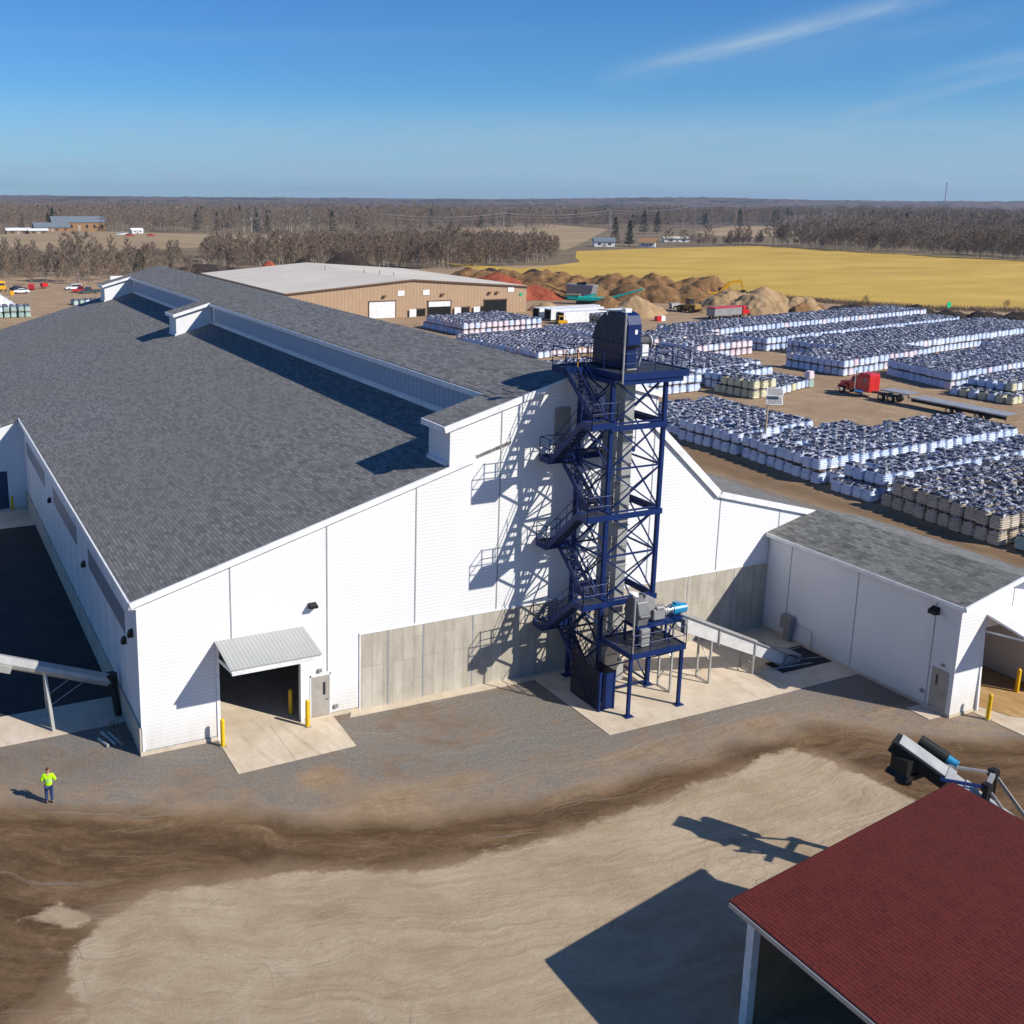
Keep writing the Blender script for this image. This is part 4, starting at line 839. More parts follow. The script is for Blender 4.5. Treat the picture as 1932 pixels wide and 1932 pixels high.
jp = [(0, 0, .86, (.19, .14)), (0, .0, 1.0, (.185, .14)), (0, .0, 1.2, (.18, .135)), (0, .0, 1.40, (.20, .13)), (0, 0, 1.48, .09), (-.20, .0, 1.42, .085), (-.30, -.03, 1.16, .078), (-.21, .16, 1.16, .055), (.20, .0, 1.42, .085), (.32, -.02, 1.17, .078), (.21, .16, 1.20, .055)]
skinned('jacket', jp, [(0, 1), (1, 2), (2, 3), (3, 4), (3, 5), (5, 6), (6, 7), (3, 8), (8, 9), (9, 10)], m_hiv, PR)
skinned('jeans', [(0, 0, .93, (.16, .12)), (-.10, 0, .84, .115), (-.115, .01, .50, .082), (-.12, -.02, .12, .068), (.10, 0, .84, .115), (.115, .01, .50, .082), (.13, -.02, .12, .068)], [(0, 1), (1, 2), (2, 3), (0, 4), (4, 5), (5, 6)], m_jean, PR)
for s in (-1, 1): skinned('boot', [(s*.125, -.03, .12, .05), (s*.125, -.03, .045, .05), (s*.14, .13, .04, .045)], [(0, 1), (1, 2)], mat('work_boot', (.06, .04, .03), .8), PR)
skinned('hair', [(0, -.02, 1.66, .075), (0, -.01, 1.74, .095), (0, .04, 1.78, .085)], [(0, 1), (1, 2)], m_hair, PR)
MB().lathe([(.0, 0), (.02, .01), (.016, .04), (.0, .05)], (0, .125, 1.645), 'y', 8).build('nose', m_skin, PR, local=True)
for s in (-1, 1): MB().lathe([(.0, -.01), (.03, 0), (.0, .012)], (s*.098, .03, 1.655), 'x', 8).build('ear', m_skin, PR, local=True)
m_ = MB()
for z, rx, ry in ((1.13, .205, .155), (1.24, .20, .152)):
    n = 20; ring = [(rx*math.cos(2*math.pi*i/n), ry*math.sin(2*math.pi*i/n)) for i in range(n)]
    m_.add([(x, y, z) for x, y in ring]+[(x, y, z+.035) for x, y in ring], [(i, (i+1) % n, n+(i+1) % n, n+i) for i in range(n)])
m_.build('reflective_band', m_silver, PR, local=True)
# ---------------------------------------------------------------- pallets of bagged mulch
def pallet_mesh(seed):
    r = random.Random(seed); mb = MB(); W, D_ = .585, .525
    mb.box((-.5, -.46, 0), (.5, .46, .13), 1)
    n = 6; rings = []
    for k in range(n):
        for j, (t, bl) in enumerate(((0, -.035), (.5, .03), (.92, .0))):
            z = .10+(k+t)*.178; jx, jy = r.uniform(-.02, .02), r.uniform(-.02, .02); e = bl-.012*k*(k > 3)
            w, d, c = W+e, D_+e, .13
            rings.append([(w+jx, -d+c, z), (w+jx, d-c, z), (w-c, d+jy, z), (-w+c, d+jy, z), (-w+jx, d-c, z), (-w+jx, -d+c, z), (-w+c, -d+jy, z), (w-c, -d+jy, z)])
    vs = [v for g in rings for v in g]; vs += [(x*.80+r.uniform(-.03, .03), y*.78, 1.235+r.uniform(-.02, .03)) for x, y, z in rings[-1]]; m_r = len(rings)+1
    fs = [(j*8+i, j*8+(i+1) % 8, (j+1)*8+(i+1) % 8, (j+1)*8+i) for j in range(m_r-1) for i in range(8)]+[tuple((m_r-1)*8+i for i in range(8))]
    mb.add(vs, fs, 0); return mb
def cover_mesh(seed):
    r = random.Random(seed); mb = MB(); vs = []; L = [(.57, .50, 1.165), (.545, .475, 1.235), (.44, .38, 1.31), (.22, .18, 1.345)]
    for w, d, z in L:
        c = .15*w/.6
        for x, y in ((w, -d+c), (w, d-c), (w-c, d), (-w+c, d), (-w, d-c), (-w, -d+c), (-w+c, -d), (w-c, -d)): vs.append((x+r.uniform(-.025, .025), y+r.uniform(-.025, .025), z+r.uniform(-.03, .03)))
    mb.add(vs, [(j*8+i, j*8+(i+1) % 8, (j+1)*8+(i+1) % 8, (j+1)*8+i) for j in range(3) for i in range(8)]+[tuple(24+i for i in range(8))]); return mb
PM = [pallet_mesh(k) for k in range(5)]; CM = [cover_mesh(k) for k in range(5)]
HL = 1.30
SN = ['white', 'pinkish white', 'tan', 'cream', 'greenish']
pal = []   # (dist, x, y, z, rz, style, label)
def ordw(n): return f"{n}{'th' if 10 < n % 100 < 14 else {1: 'st', 2: 'nd', 3: 'rd'}.get(n % 10, 'th')}"
def block(P0, P1, P2, layers, style, name, px=1.46, py=1.25, inset=0, styles2=None, skip=None, z0=0.):
    P0, P1, P2 = Vector((*P0, 0)), Vector((*P1, 0)), Vector((*P2, 0)); a = P1-P0; b = P2-P0
    ni = max(1, round(a.length/px)); nj = max(1, round(b.length/py)); rz = math.atan2(a.y, a.x); rr = random.Random(hash(name) % 1000 if False else len(name)*7+ni)
    for L in range(layers):
        for i in range(ni):
            for j in range(nj):
                if L < layers-1 and i > inset and j > 0 and rr.random() < 0 and i < ni-1 and j < nj-1 and not (inset and i == 0): continue   # hidden inside the stack
                if L > 0 and i < inset: continue
                if skip and skip(i, j, L, ni, nj): continue
                if L == layers-1 and rr.random() < (.012 if layers == 1 else .03) and i > 0 and j > 0: continue
                if L == layers-1 and layers > 1 and j == nj-1 and rr.random() < .3: continue
                c = P0+a*((i+.5)/ni)+b*((j+.5)/nj); c += Vector((rr.uniform(-.08, .08), rr.uniform(-.06, .06), 0))
                st = style if not styles2 or rr.random() > styles2[1] else styles2[0]
                lab = f"{SN[st]} bag pallet, {('bottom', 'upper', 'third')[L] if layers > 1 else 'single'} layer, {ordw(i+1)} column, {ordw(j+1)} row, {name}"
                pal.append(((c-CAM).length, c.x, c.y, z0+L*HL+(rr.uniform(-.03, .07) if L == layers-1 else 0), rz+rr.uniform(-.06, .06), st, lab, L == layers-1))
block((69.6, 23.8), (86, 24.9), (70.9, 35.6), 2, 0, 'stack beside solar lamp', inset=0)
block((86.1, 24.9), (101.6, 26.0), (87.6, 34.4), 2, 0, 'right wing of lamp stack')
block((71, 22.7), (101.5, 24.8), (71, 23.9), 1, 0, 'low apron of lamp stack')
block((70.9, 36.0), (84, 38.0), (70.5, 45.2), 2, 0, 'stack past solar lamp')
block((71.5, 46.2), (88, 48.4), (72.5, 58), 1, 0, 'low stack behind tower')
block((69.2, 17.3), (100, 19.2), (69.1, 22.0), 2, 0, 'narrow middle stack', inset=1)
block((68.1, 4.3), (98, 6.3), (69.5, 16.7), 2, 2, 'big tan-faced right stack', styles2=(0, .0), skip=None)
block((68.7, -4), (86, -1.6), (68.8, 3.7), 1, 4, 'greenish right edge stack')
block((96.6, 60.6), (101.6, 61.0), (95.6, 67.6), 2, 3, 'cream stack near truck')
block((101.8, 61.5), (111.8, 64.8), (101.6, 68.6), 1, 0, 'low stack near truck', styles2=(3, .3)); block((98, 67.5), (109, 69.4), (97.4, 71.5), 2, 0, 'white stack near truck')
block((72, 66.6), (94.6, 68.4), (71, 88), 2, 0, 'deep stack behind tower top')
block((95.2, 71.8), (112, 75), (93.4, 90), 2, 0, 'mid-yard white stack', styles2=(1, .12))
block((114, 92), (129, 94.5), (113, 101), 2, 1, 'pink stack by the aisle', styles2=(0, .4)); block((113, 102), (131, 105), (112.3, 112), 2, 1, 'tall pink-striped stack', styles2=(0, .3))
block((123.9, 69.9), (150, 75), (122.9, 81.0), 2, 0, 'stack behind red truck', styles2=(1, .35))
block((128.6, 55.0), (176, 62.8), (131.5, 68.5), 2, 0, 'long stack right of truck', styles2=(1, .1))
block((125.9, 43.4), (170, 50.6), (125.2, 52.6), 1, 3, 'low cream stack', styles2=(0, .6)); block((128.5, 45.4), (170, 52.2), (128, 52.2), 1, 3, 'second course of cream stack', z0=HL, styles2=(0, .6))
block((133.6, 95.9), (200, 107.5), (131.0, 103.6), 2, 0, 'far stack with blue sides'); block((138.5, 79), (206, 90.5), (136.2, 94), 2, 0, 'far middle stack', styles2=(1, .08))
block((180, 64), (220, 71), (177, 86), 1, 0, 'low far right stack', styles2=(1, .1)); block((128, 108.4), (208, 122), (126.6, 120), 2, 0, 'hindmost long stack', styles2=(1, .1))
block((150, 124), (206, 133), (148.6, 131.5), 1, 0, 'hindmost low stack')
block((90, 104), (112, 107.5), (88, 130), 1, 1, 'low stack beside long roof', styles2=(0, .6)); block((93, 135.8), (113.6, 138.8), (92, 152), 2, 1, 'pink stack near dock doors', styles2=(0, .4))
block((114, 121), (126.5, 123), (112, 136.5), 1, 0, 'low stack near forklift'); block((128.6, 137.6), (135.6, 138.8), (128, 143), 2, 2, 'tan stack by trailers')
block((2, 202.4), (18.7, 202.4), (2, 208.5), 2, 4, 'left rear stack', styles2=(0, .2)); block((31.5, 226.3), (42, 228), (31.3, 230), 1, 4, 'left rear low stack', styles2=(0, .4))
pal.sort(key=lambda t: t[0]); protos = {}
def in_view(x, y, z):
    d = Vector((x, y, z))-CAM; ww = d.dot(Fv); u = (719.85+1988*d.dot(Rv)/ww)/1932; v = (812.9-1988*d.dot(Uv)/ww)/1932; return -.02 < u < 1.01 and -.02 < v < 1.02
near = [p for p in pal if in_view(*p[1:4])]; cut = {id(p) for p in near[:298]}
for p in pal:
    if id(p) not in cut: continue
    k = random.randrange(5); key = (p[5], k, p[7])
    if key not in protos:
        r = PM[k].build('bag_pallet', [BAGM[p[5]], m_wood]); 
        if True: CM[k].build('cover_film' if p[7] else 'top_film', m_cover, r, local=True)
        protos[key] = r; r['group'] = 'pallets of bagged mulch in the yard'
    else:
        r = protos[key].copy(); S.collection.objects.link(r)
        for ch in protos[key].children: c = ch.copy(); S.collection.objects.link(c); c.parent = r
    r.location = p[1:4]; r.rotation_euler = (0, 0, p[4]); r['label'] = p[6]; r['category'] = 'pallet'; r['group'] = 'pallets of bagged mulch in the yard'
rest = [p for p in pal if id(p) not in cut]
vv = []; ff = []; mi = []; base = 0
for p in rest:
    k = random.randrange(5); c, s = math.cos(p[4]), math.sin(p[4])
    for src, off in ((PM[k], None), (CM[k], 6)):
        a = np.array(src.v); vv.append(np.stack([a[:, 0]*c-a[:, 1]*s+p[1], a[:, 0]*s+a[:, 1]*c+p[2], a[:, 2]+p[3]], 1))
        ff += [tuple(i+base for i in f) for f in src.f]; mi += [5 if off is None and q == 1 else (p[5] if off is None else 6) for q in src.m]; base += len(a)
me = bpy.data.meshes.new('distant_bag_pallets'); me.from_pydata(np.concatenate(vv).tolist(), [], ff)
for m in BAGM+[m_wood, m_cover]: me.materials.append(m)
me.polygons.foreach_set('material_index', mi); me.update()
o = bpy.data.objects.new('distant_bag_pallets', me); S.collection.objects.link(o); o['kind'] = 'stuff'
LP = thing('loose_pallet', 'lone two-tier pallet stack, pinkish over greenish, standing in open dirt', 'pallet', (111.5, 65, 0), .1)
PM[0].build('lower_load', [BAGM[4], m_wood], LP, local=True); t_ = MB(); t_.v = [(x*.95, y*.95, z+1.2) for x, y, z in PM[1].v]; t_.f = PM[1].f; t_.m = PM[1].m; t_.build('upper_load', [BAGM[1], m_wood], LP, local=True)
WB = MB(); rr = random.Random(3)
for L in range(5):
    for i in range(14-L*2):
        for j in range(8-L):
            x = 2+i*1.15+L*1.1+rr.uniform(-.1, .1); y = 216.5+j*1.5+L*1.3+rr.uniform(-.1, .1); WB.box((x, y, L*.85), (x+1.05, y+1.3, L*.85+.8))
wb = WB.build('bulk_bag_heap', m_white); wb['kind'] = 'stuff'

# ---------------------------------------------------------------- wheels and vehicles
def wheel(parent, x, y, r=.5, w=.3, name='wheel', rim=m_chrome):   # axle along local Y
    t = MB().lathe([(r*.7, -w/2), (r, -w/2+.03), (r, w/2-.03), (r*.7, w/2)], (x, y, r), 'y', 14).build(name, m_black, parent, local=True)
    MB().lathe([(r*.35, -w/2-.02), (r*.62, -w/2-.01), (r*.62, w/2+.01), (r*.35, w/2+.02)], (x, y, r), 'y', 10).build('rim', rim, t, local=True); return t
TR = thing('semi_tractor', 'bright red long-nose semi tractor standing on the dirt between the bag stacks', 'truck', (113.4, 55.4, 0), math.radians(90.5))
def lb(mb, n, m, bev=.02, p=TR): return mb.build(n, m, p, bev, local=True)
lb(MB().box((-.2, -1.05, .75), (2.0, 1.05, 2.95)).prism([(-.2, 2.95), (1.9, 2.95), (1.6, 3.35), (-.1, 3.35)], 'y', -1.0, 1.0), 'sleeper_cab', m_redp, .06)
lb(MB().prism([(2.0, .9), (3.2, .9), (3.2, 1.95), (2.75, 2.75), (2.0, 2.85)], 'y', -.98, .98), 'cab', m_redp, .05)
lb(MB().prism([(2.75, 1.95), (3.22, 1.95), (2.86, 2.6), (2.7, 2.6)], 'y', -.85, .85).box((2.3, -1.0, 1.95), (2.75, 1.0, 2.55)), 'windshield', m_glass)
lb(MB().prism([(3.2, .85), (5.1, .75), (5.1, 1.55), (4.9, 1.75), (3.2, 1.95)], 'y', -.6, .6), 'hood', m_redp, .06)
for s in (-1, 1):
    lb(MB().prism([(3.5, .55), (3.7, 1.15), (4.3, 1.25), (4.9, 1.1), (5.1, .7), (5.1, 1.2), (4.6, 1.45), (3.9, 1.45), (3.4, 1.25)], 'y', s*.6, s*1.05), 'fender', m_redp)
    lb(MB().tube((2.05, s*1.12, .9), (2.05, s*1.12, 3.6), .09), 'exhaust_stack', m_chrome); lb(MB().tube((.6, s*.95, .7), (2.0, s*.95, .7), .32, n=12), 'fuel_tank', m_chrome)
    lb(MB().box((4.95, s*.7, .95), (5.15, s*1.0, 1.2)), 'headlight', m_white); wheel(TR, 4.3, s*.95, .5, .3)
    for x in (-2.2, -3.75): wheel(TR, x, s*.85, .5, .5)
lb(MB().box((5.1, -.5, .8), (5.16, .5, 1.6)).box((5.0, -1.1, .45), (5.25, 1.1, .75)), 'grille_bumper', m_chrome); lb(MB().box((-4.4, -.45, .75), (3, .45, .95)), 'chassis', m_black)
lb(MB().box((.4, -1.07, 2.1), (.95, -1.04, 2.6)).box((.4, 1.04, 2.1), (.95, 1.07, 2.6)), 'sleeper_window', m_glass)
TL = thing('flatbed_trailer', 'empty grey flatbed trailer coupled behind the red tractor', 'trailer', (113.4, 55.4, 0), math.radians(90.5))
lt = lambda mb, n, m: mb.build(n, m, TL, .02, local=True)
lt(MB().box((-6.6, -1.3, 1.45), (-2.3, 1.3, 1.65)), 'upper_deck', m_galv); lt(MB().box((-6.78, -1.3, 1.1), (-6.6, 1.3, 1.66)), 'step', m_wood); lt(MB().box((-20.4, -1.3, 1.16), (-6.7, 1.3, 1.34)), 'deck', m_galv)
for s in (-.5, .5): lt(MB().box((-20.2, s-.07, .62), (-6.6, s+.07, 1.16)), 'frame_rail', m_black)
lt(MB().box((-20.5, -1.3, .55), (-20.4, 1.3, 1.36)), 'rear_bumper', m_wood)
for s in (-1, 1):
    for x in (-12.6, -16.6): wheel(TL, x, s*.95, .48, .45)
def car(name, label, cat, loc, rz, paint, kind='sedan', L=4.7):
    r = thing(name, label, cat, loc, rz, 'vehicles parked by the rear hedge'); h = {'sedan': 1.42, 'suv': 1.75, 'pickup': 1.85}[kind]; a = L/2
    MB().prism([(-a, .35), (a, .35), (a, .8), (a*.55, .98), (-a*.98, 1.0), (-a, .8)], 'y', -.9, .9).build('body', paint, r, .05, local=True)
    cab = {'sedan': [(-a*.72, .98), (a*.45, .98), (a*.12, h), (-a*.42, h)], 'suv': [(-a*.97, .98), (a*.45, .98), (a*.2, h), (-a*.88, h)], 'pickup': [(-a*.15, .98), (a*.5, .98), (a*.3, h), (-a*.1, h)]}[kind]
    MB().prism(cab, 'y', -.78, .78).build('cabin', paint, r, .04, local=True)
    cx = sum(p[0] for p in cab)/4; MB().prism([(cx+(x-cx)*.93, .98+(z-.98)*.86) for x, z in cab], 'y', -.80, .80).prism([(cx+(x-cx)*1.01, .98+(z-.98)*.84) for x, z in cab], 'y', -.68, .68).build('window', m_glass, r, local=True)
    if kind == 'pickup': MB().box((-a*.96, -.75, .96), (-a*.2, .75, 1.03)).build('bed', m_black, r, local=True)
    for s in (-1, 1):
        MB().box((a-.02, s*.5, .62), (a+.02, s*.8, .8)).build('headlight', m_white, r, local=True)
        for x in (-a*.62, a*.62): wheel(r, x, s*.82, .34, .22)
    return r
car('sedan', 'white sedan parked alone on the dirt left of the rear yard', 'car', (23.2, 266.2, 0), math.radians(185), m_white, 'sedan', 4.6)
car('hatchback', 'red car parked by the hedge behind the white sedan', 'car', (27.6, 278.6, 0), math.radians(80), m_redp, 'suv', 4.2); car('dark_sedan', 'dark car half hidden behind the white sedan', 'car', (23.6, 276.4, 0), math.radians(30), mat('dark_car_paint', (.02, .02, .04), .3), 'sedan')
car('suv', 'white sport utility vehicle parked near the wooden pole', 'car', (38.8, 273.6, 0), math.radians(190), m_white, 'suv', 5.0); car('pickup', 'dark slate pickup truck nearest the roof end', 'pickup truck', (41.2, 260, 0), math.radians(183), mat('slate_paint', (.04, .07, .085), .35), 'pickup', 5.8)
car('pickup', 'red pickup truck tucked behind the dark pickup', 'pickup truck', (39.8, 264.4, 0), math.radians(183), m_redp, 'pickup', 5.6)
YT = thing('yellow_truck', 'yellow box-nosed work truck at the left edge of the rear yard', 'truck', (18.6, 277, 0), math.radians(-80))
MB().box((-3.2, -1.2, .9), (1.6, 1.2, 2.9)).build('box_body', m_orange, YT, .05, local=True); MB().prism([(1.6, .7), (3.1, .7), (3.1, 1.5), (2.4, 1.7), (2.0, 2.5), (1.6, 2.6)], 'y', -1.05, 1.05).build('cab', m_orange, YT, .05, local=True); MB().prism([(2.06, 1.75), (2.45, 1.72), (2.05, 2.4)], 'y', -.9, .9).build('windshield', m_glass, YT, local=True)
for s in (-1, 1):
    for x in (-2, 2.3): wheel(YT, x, s*1.05, .48, .3)
YP = thing('yellow_post_box', 'small pale yellow cabinet beside the white bag heap', 'box', (20.3, 262, 0)); MB().box((19.9, 261.6, 0), (21, 262.4, 1.2)).build('cabinet', m_orange, YP, .05)
RT = thing('red_cart', 'small red trailer cart parked by the hedge', 'trailer', (31.6, 282, 0), .4); MB().box((-.9, -.7, .5), (.9, .7, 1.6)).build('box', m_redp, RT, .04, local=True); MB().beam((.9, 0, .5), (2.2, 0, .4), .1).build('drawbar', m_black, RT, local=True)
for s in (-1, 1): wheel(RT, 0, s*.8, .3, .2)
# containers by the tan building
for (x, y, L, rz, lab) in ((123.5, 156.6, 17.5, .06, 'white box trailer, rearmost of three beside the tan building'), (124.4, 153.2, 15, .06, 'white box trailer in the middle of the three near the tan building'), (123.3, 146.6, 19, .08, 'white box trailer nearest the forklift and the bag stacks')):
    T_ = thing('box_trailer', lab, 'trailer', (x, y, 0), rz, 'white box trailers')
    MB().box((0, -1.25, .25), (L, 1.25, 2.6)).box((0, -1.28, 2.6), (L, 1.28, 2.66)).build('box', m_white, T_, .02, local=True); MB().box((-.03, -1.1, .35), (0, 1.1, 2.45)).build('open_end', m_dark, T_, local=True)
    MB().box((-.05, -1.25, .25), (.0, -1.1, 2.6)).box((-.05, 1.1, .25), (.0, 1.25, 2.6)).box((-.05, -1.25, 2.45), (0, 1.25, 2.6)).build('end_frame', m_galv, T_, local=True)
    for s in (-1, 1): wheel(T_, L*.8, s*.95, .42, .3)
FK = thing('forklift', 'yellow forklift standing among the bag stacks in front of the white trailers', 'forklift', (120.9, 143, 0), math.radians(170))
MB().box((-1.3, -.6, .5), (.7, .6, 1.25)).box((-1.5, -.55, .6), (-1.3, .55, 1.3)).build('body', m_orange, FK, .08, local=True)
MB().beam((-1.1, -.5, 1.25), (-.9, -.5, 2.2), .08).beam((-1.1, .5, 1.25), (-.9, .5, 2.2), .08).beam((.5, -.5, 1.25), (.4, -.5, 2.2), .08).beam((.5, .5, 1.25), (.4, .5, 2.2), .08).box((-.98, -.6, 2.18), (.48, .6, 2.27)).build('cab_frame', m_orange, FK, local=True)
MB().box((.8, -.45, .15), (.92, -.32, 2.9)).box((.8, .32, .15), (.92, .45, 2.9)).box((.8, -.45, 1.5), (.92, .45, 1.6)).box((.9, -.4, .15), (2.0, -.25, .22)).box((.9, .25, .15), (2.0, .4, .22)).build('mast_and_forks', m_black, FK, local=True)
for s in (-1, 1): wheel(FK, .4, s*.6, .38, .28); wheel(FK, -1.1, s*.55, .3, .22)
EX = thing('excavator', 'yellow tracked excavator on the mulch heap with boom raised to the right', 'excavator', (195.4, 178.4, .4), math.radians(-30))
MB().box((-1.9, -1.3, 0), (1.9, -.8, .8)).box((-1.9, .8, 0), (1.9, 1.3, .8)).build('tracks', m_black, EX, .15, local=True); MB().box((-2.0, -1.2, .9), (1.0, 1.2, 1.9)).box((-2.2, -1.1, 1.0), (-1.6, 1.1, 2.1)).build('upper_body', m_orange, EX, .1, local=True)
MB().box((.1, .2, 1.2), (1.5, 1.2, 2.8)).build('cab', m_glass, EX, .05, local=True); MB().beam((1, -.2, 1.6), (3.8, -.2, 4.6), .6, .9).beam((3.8, -.2, 4.5), (6.8, -.2, 5.2), .5, .7).build('boom', m_orange, EX, local=True); MB().beam((6.6, -.2, 5.2), (7.4, -.2, 2.6), .3, .4).build('stick', m_orange, EX, local=True)
MB().prism([(7.0, 2.6), (7.9, 2.6), (7.7, 1.5), (6.7, 1.7)], 'y', -.8, .4).build('bucket', m_black, EX, local=True)
LD = thing('wheel_loader', 'dark yellow wheel loader in profile in front of the big brown windrow', 'loader', (167.4, 157, 0), math.radians(97))
m_old = mat('dirty_yellow_paint', (.32, .20, .05), .6)
MB().box((-3.6, -1.1, .9), (-.6, 1.1, 2.1)).box((-.6, -.8, .8), (1.9, .8, 1.5)).build('body', m_old, LD, .1, local=True); MB().box((-1.6, -.8, 2.1), (-.1, .8, 3.4)).build('cab', m_glass, LD, .05, local=True); MB().box((-1.7, -.9, 3.4), (0, .9, 3.5)).build('cab_roof', m_old, LD, local=True)
MB().beam((.4, -.6, 1.6), (3.4, -.6, 1.0), .3, .45).beam((.4, .6, 1.6), (3.4, .6, 1.0), .3, .45).build('lift_arm', m_old, LD, local=True); MB().prism([(3.3, .5), (4.6, .4), (4.3, 1.1), (4.7, 1.9), (3.6, 1.8)], 'y', -1.5, 1.5).build('bucket', m_galv2, LD, local=True)
for s in (-1, 1):
    for x in (-2.4, 1.3): wheel(LD, x, s*1.0, .85, .6, rim=m_old)
DT = thing('dump_truck', 'dump truck with red tarp over a dark trailer, seen from behind at the dirt yard', 'truck', (160.4, 140.8, 0), math.radians(8))
MB().prism([(0, .9), (9.4, .9), (9.4, 2.6), (0, 2.6)], 'y', -1.2, 1.2).build('trailer_box', m_galv2, DT, .04, local=True); MB().prism([(0, 2.6), (9.4, 2.6), (9.2, 2.85), (.2, 2.85)], 'y', -1.25, 1.25).build('tarp', m_redp, DT, .05, local=True)
MB().box((9.9, -1.1, .9), (11.6, 1.1, 2.8)).box((11.6, -.6, .8), (13.0, .6, 1.7)).build('tractor', m_redp, DT, .08, local=True); MB().box((10.9, -1.12, 1.9), (11.62, 1.12, 2.6)).build('window', m_glass, DT, local=True)
for s in (-1, 1):
    for x in (1.2, 2.5, 9.6, 12.4): wheel(DT, x, s*.95, .5, .4)
SK = thing('grinder_plant', 'dark tub screening machine with discharge belt beside the red mulch', 'machine', (161, 195, 0), math.radians(-60))
MB().prism([(-1.6, 1.0), (5.2, 1.0), (6.0, 4.2), (-2.2, 4.2)], 'y', -1.8, 1.8).build('hopper', m_galv2, SK, .05, local=True); MB().box((-2, -1.4, .5), (5.6, 1.4, 1.1)).build('chassis', m_black, SK, local=True); MB().beam((-1, 0, 1.1), (-9, 0, 3.6), 1.0, .35).build('belt', m_old, SK, local=True); MB().tube((1, -1, 4.2), (3.5, -1, 4.6), .5).build('drum', m_black, SK, local=True)
for s in (-1, 1): wheel(SK, 3.8, s*1.2, .5, .4)
GS = thing('screener', 'teal green mobile screener with long conveyor arm raised to the right', 'machine', (156.5, 182, 0), math.radians(-42))
MB().box((-5.2, -1.2, 1.0), (5.2, 1.2, 1.9)).prism([(-6.2, 2.4), (-2.5, 2.4), (-3, 1.4), (-5.6, 1.4)], 'y', -1.6, 1.6).build('chassis', m_teal, GS, .05, local=True); MB().prism([(-6.4, 2.3), (-2.4, 2.3), (-2.6, 2.5), (-6.2, 2.5)], 'y', -1.7, 1.7).build('feed_grid', m_wood, GS, local=True)
MB().beam((3.2, -.2, 1.2), (13.5, -.2, 4.4), 1.0, .4).build('conveyor_arm', m_teal, GS, local=True); MB().beam((5, -.2, .3), (8, -.2, 2.6), .2).build('strut', m_teal, GS, local=True); MB().beam((-1.5, .9, 1.9), (1.5, .9, 2.6), .3, .5).build('engine_cover', m_teal, GS, local=True)
for s in (-1, 1): MB().box((-3.5, s*.9, 0), (3.0, s*1.35, .9)).build('track', m_black, GS, .15, local=True)
OR = thing('red_container', 'small orange-red container on the dirt left of the yellow excavator', 'container', (190, 181, .3), .2); MB().box((-1.6, -1.2, 0), (1.6, 1.2, 2.9)).build('shell', mat('orange_red_paint', (.55, .08, .02), .5), OR, .03, local=True); MB().box((-1.65, -1.0, .1), (-1.6, 1.0, 2.7)).box((-1.4, -1.25, .2), (-.1, -1.2, 2.7)).build('door', m_redp, OR, local=True)
RB = thing('red_white_crate', 'small pinkish red and white bale on the open dirt beside the pale pile', 'crate', (148, 143.5, 0)); MB().box((147, 143, 0), (148.2, 144, 1.1)).build('red_bale', m_redp, RB, .03); MB().box((148.25, 143, 0), (149.4, 144, 1.15)).build('white_bale', m_white, RB, .03)
# solar lamp in the bag yard, poles
SP = thing('solar_lamp', 'wooden post with a tilted pair of solar panels rising out of the bag stacks', 'solar lamp', (74.9, 36.2, 0))
MB().tube((74.9, 36.2, 0), (74.9, 36.2, 5.6), .11, .09).build('post', mat('pale_wood', (.42, .33, .2), .8), SP)
for k in (0, 1):
    m_ = MB().box((-.85, -.04, -.45), (.85, .04, .45)); m_.box((-.75, -.055, -.38), (.75, -.04, .38), 1); m_.xf(Matrix.Translation((75.5, 35.9, 5.75+k*.95)) @ Matrix.Rotation(math.radians(-30), 4, 'Z') @ Matrix.Rotation(math.radians(-25), 4, 'X')); m_.build('solar_panel', [m_white, m_galv2], SP)
def pole(x, y, h, lab, r=.14, arm=True, z=0):
    P_ = thing('utility_pole', lab, 'pole', (x, y, z)); MB().tube((x, y, z), (x, y, z+h), r, r*.7).build('post', m_wood if r < .3 else m_galv2, P_)
    if arm: MB().beam((x-1.2, y+.4, z+h-.6), (x+1.2, y-.4, z+h-.6), .14, .12).build('crossarm', m_wood, P_)
    return P_
pole(46.7, 293.8, 7.4, 'thin wooden pole by the white sport utility vehicle at the hedge', .16, False); pole(92, 330, 8.2, 'wooden pole with wide crossarm just beyond the far ridge end', .16)
pole(154.6, 160, 6.4, 'lone slim pole in front of the brown mulch windrows', .1, False); pole(227.8, 690, 9.5, 'distant pole standing at the tan field edge', .22)
for x, y, h, l in ((463.7, 734.6, 17, 'tall transmission pole behind the centre thicket'), (612, 786, 19, 'tall transmission pole left of the evergreens'), (819, 907, 23, 'tall transmission pole right of the evergreens')): pole(x, y, h, l, .42)
W_ = MB()
PP = [(330, 690, 15), (463.7, 734.6, 15), (612, 786, 17), (819, 907, 21), (1100, 1040, 24)]
for a, b in zip(PP[:-1], PP[1:]):
    for o_, zz in ((-1, 0), (1, 0), (0, -2.4)):
        pr_ = None
        for t in range(9):
            t /= 8; p = (a[0]+(b[0]-a[0])*t+o_, a[1]+(b[1]-a[1])*t-o_, a[2]+(b[2]-a[2])*t-6*t*(1-t)*2+zz+1)
            if pr_: W_.tube(pr_, p, .10, n=3, cap=False)
            pr_ = p
tag(W_.build('power_lines', m_galv), 'thin power lines strung between the tall poles over the far fields', 'power lines')
MT = thing('radio_mast', 'hair-thin radio mast on the far hills at the right', 'mast', (2830, 2150, 30)); MB().beam((2830, 2150, 30), (2830, 2150, 84), 2.2).build('mast', m_galv2, MT); MB().box((2828, 2148, 83), (2832, 2152, 85)).build('cap', m_galv2, MT)
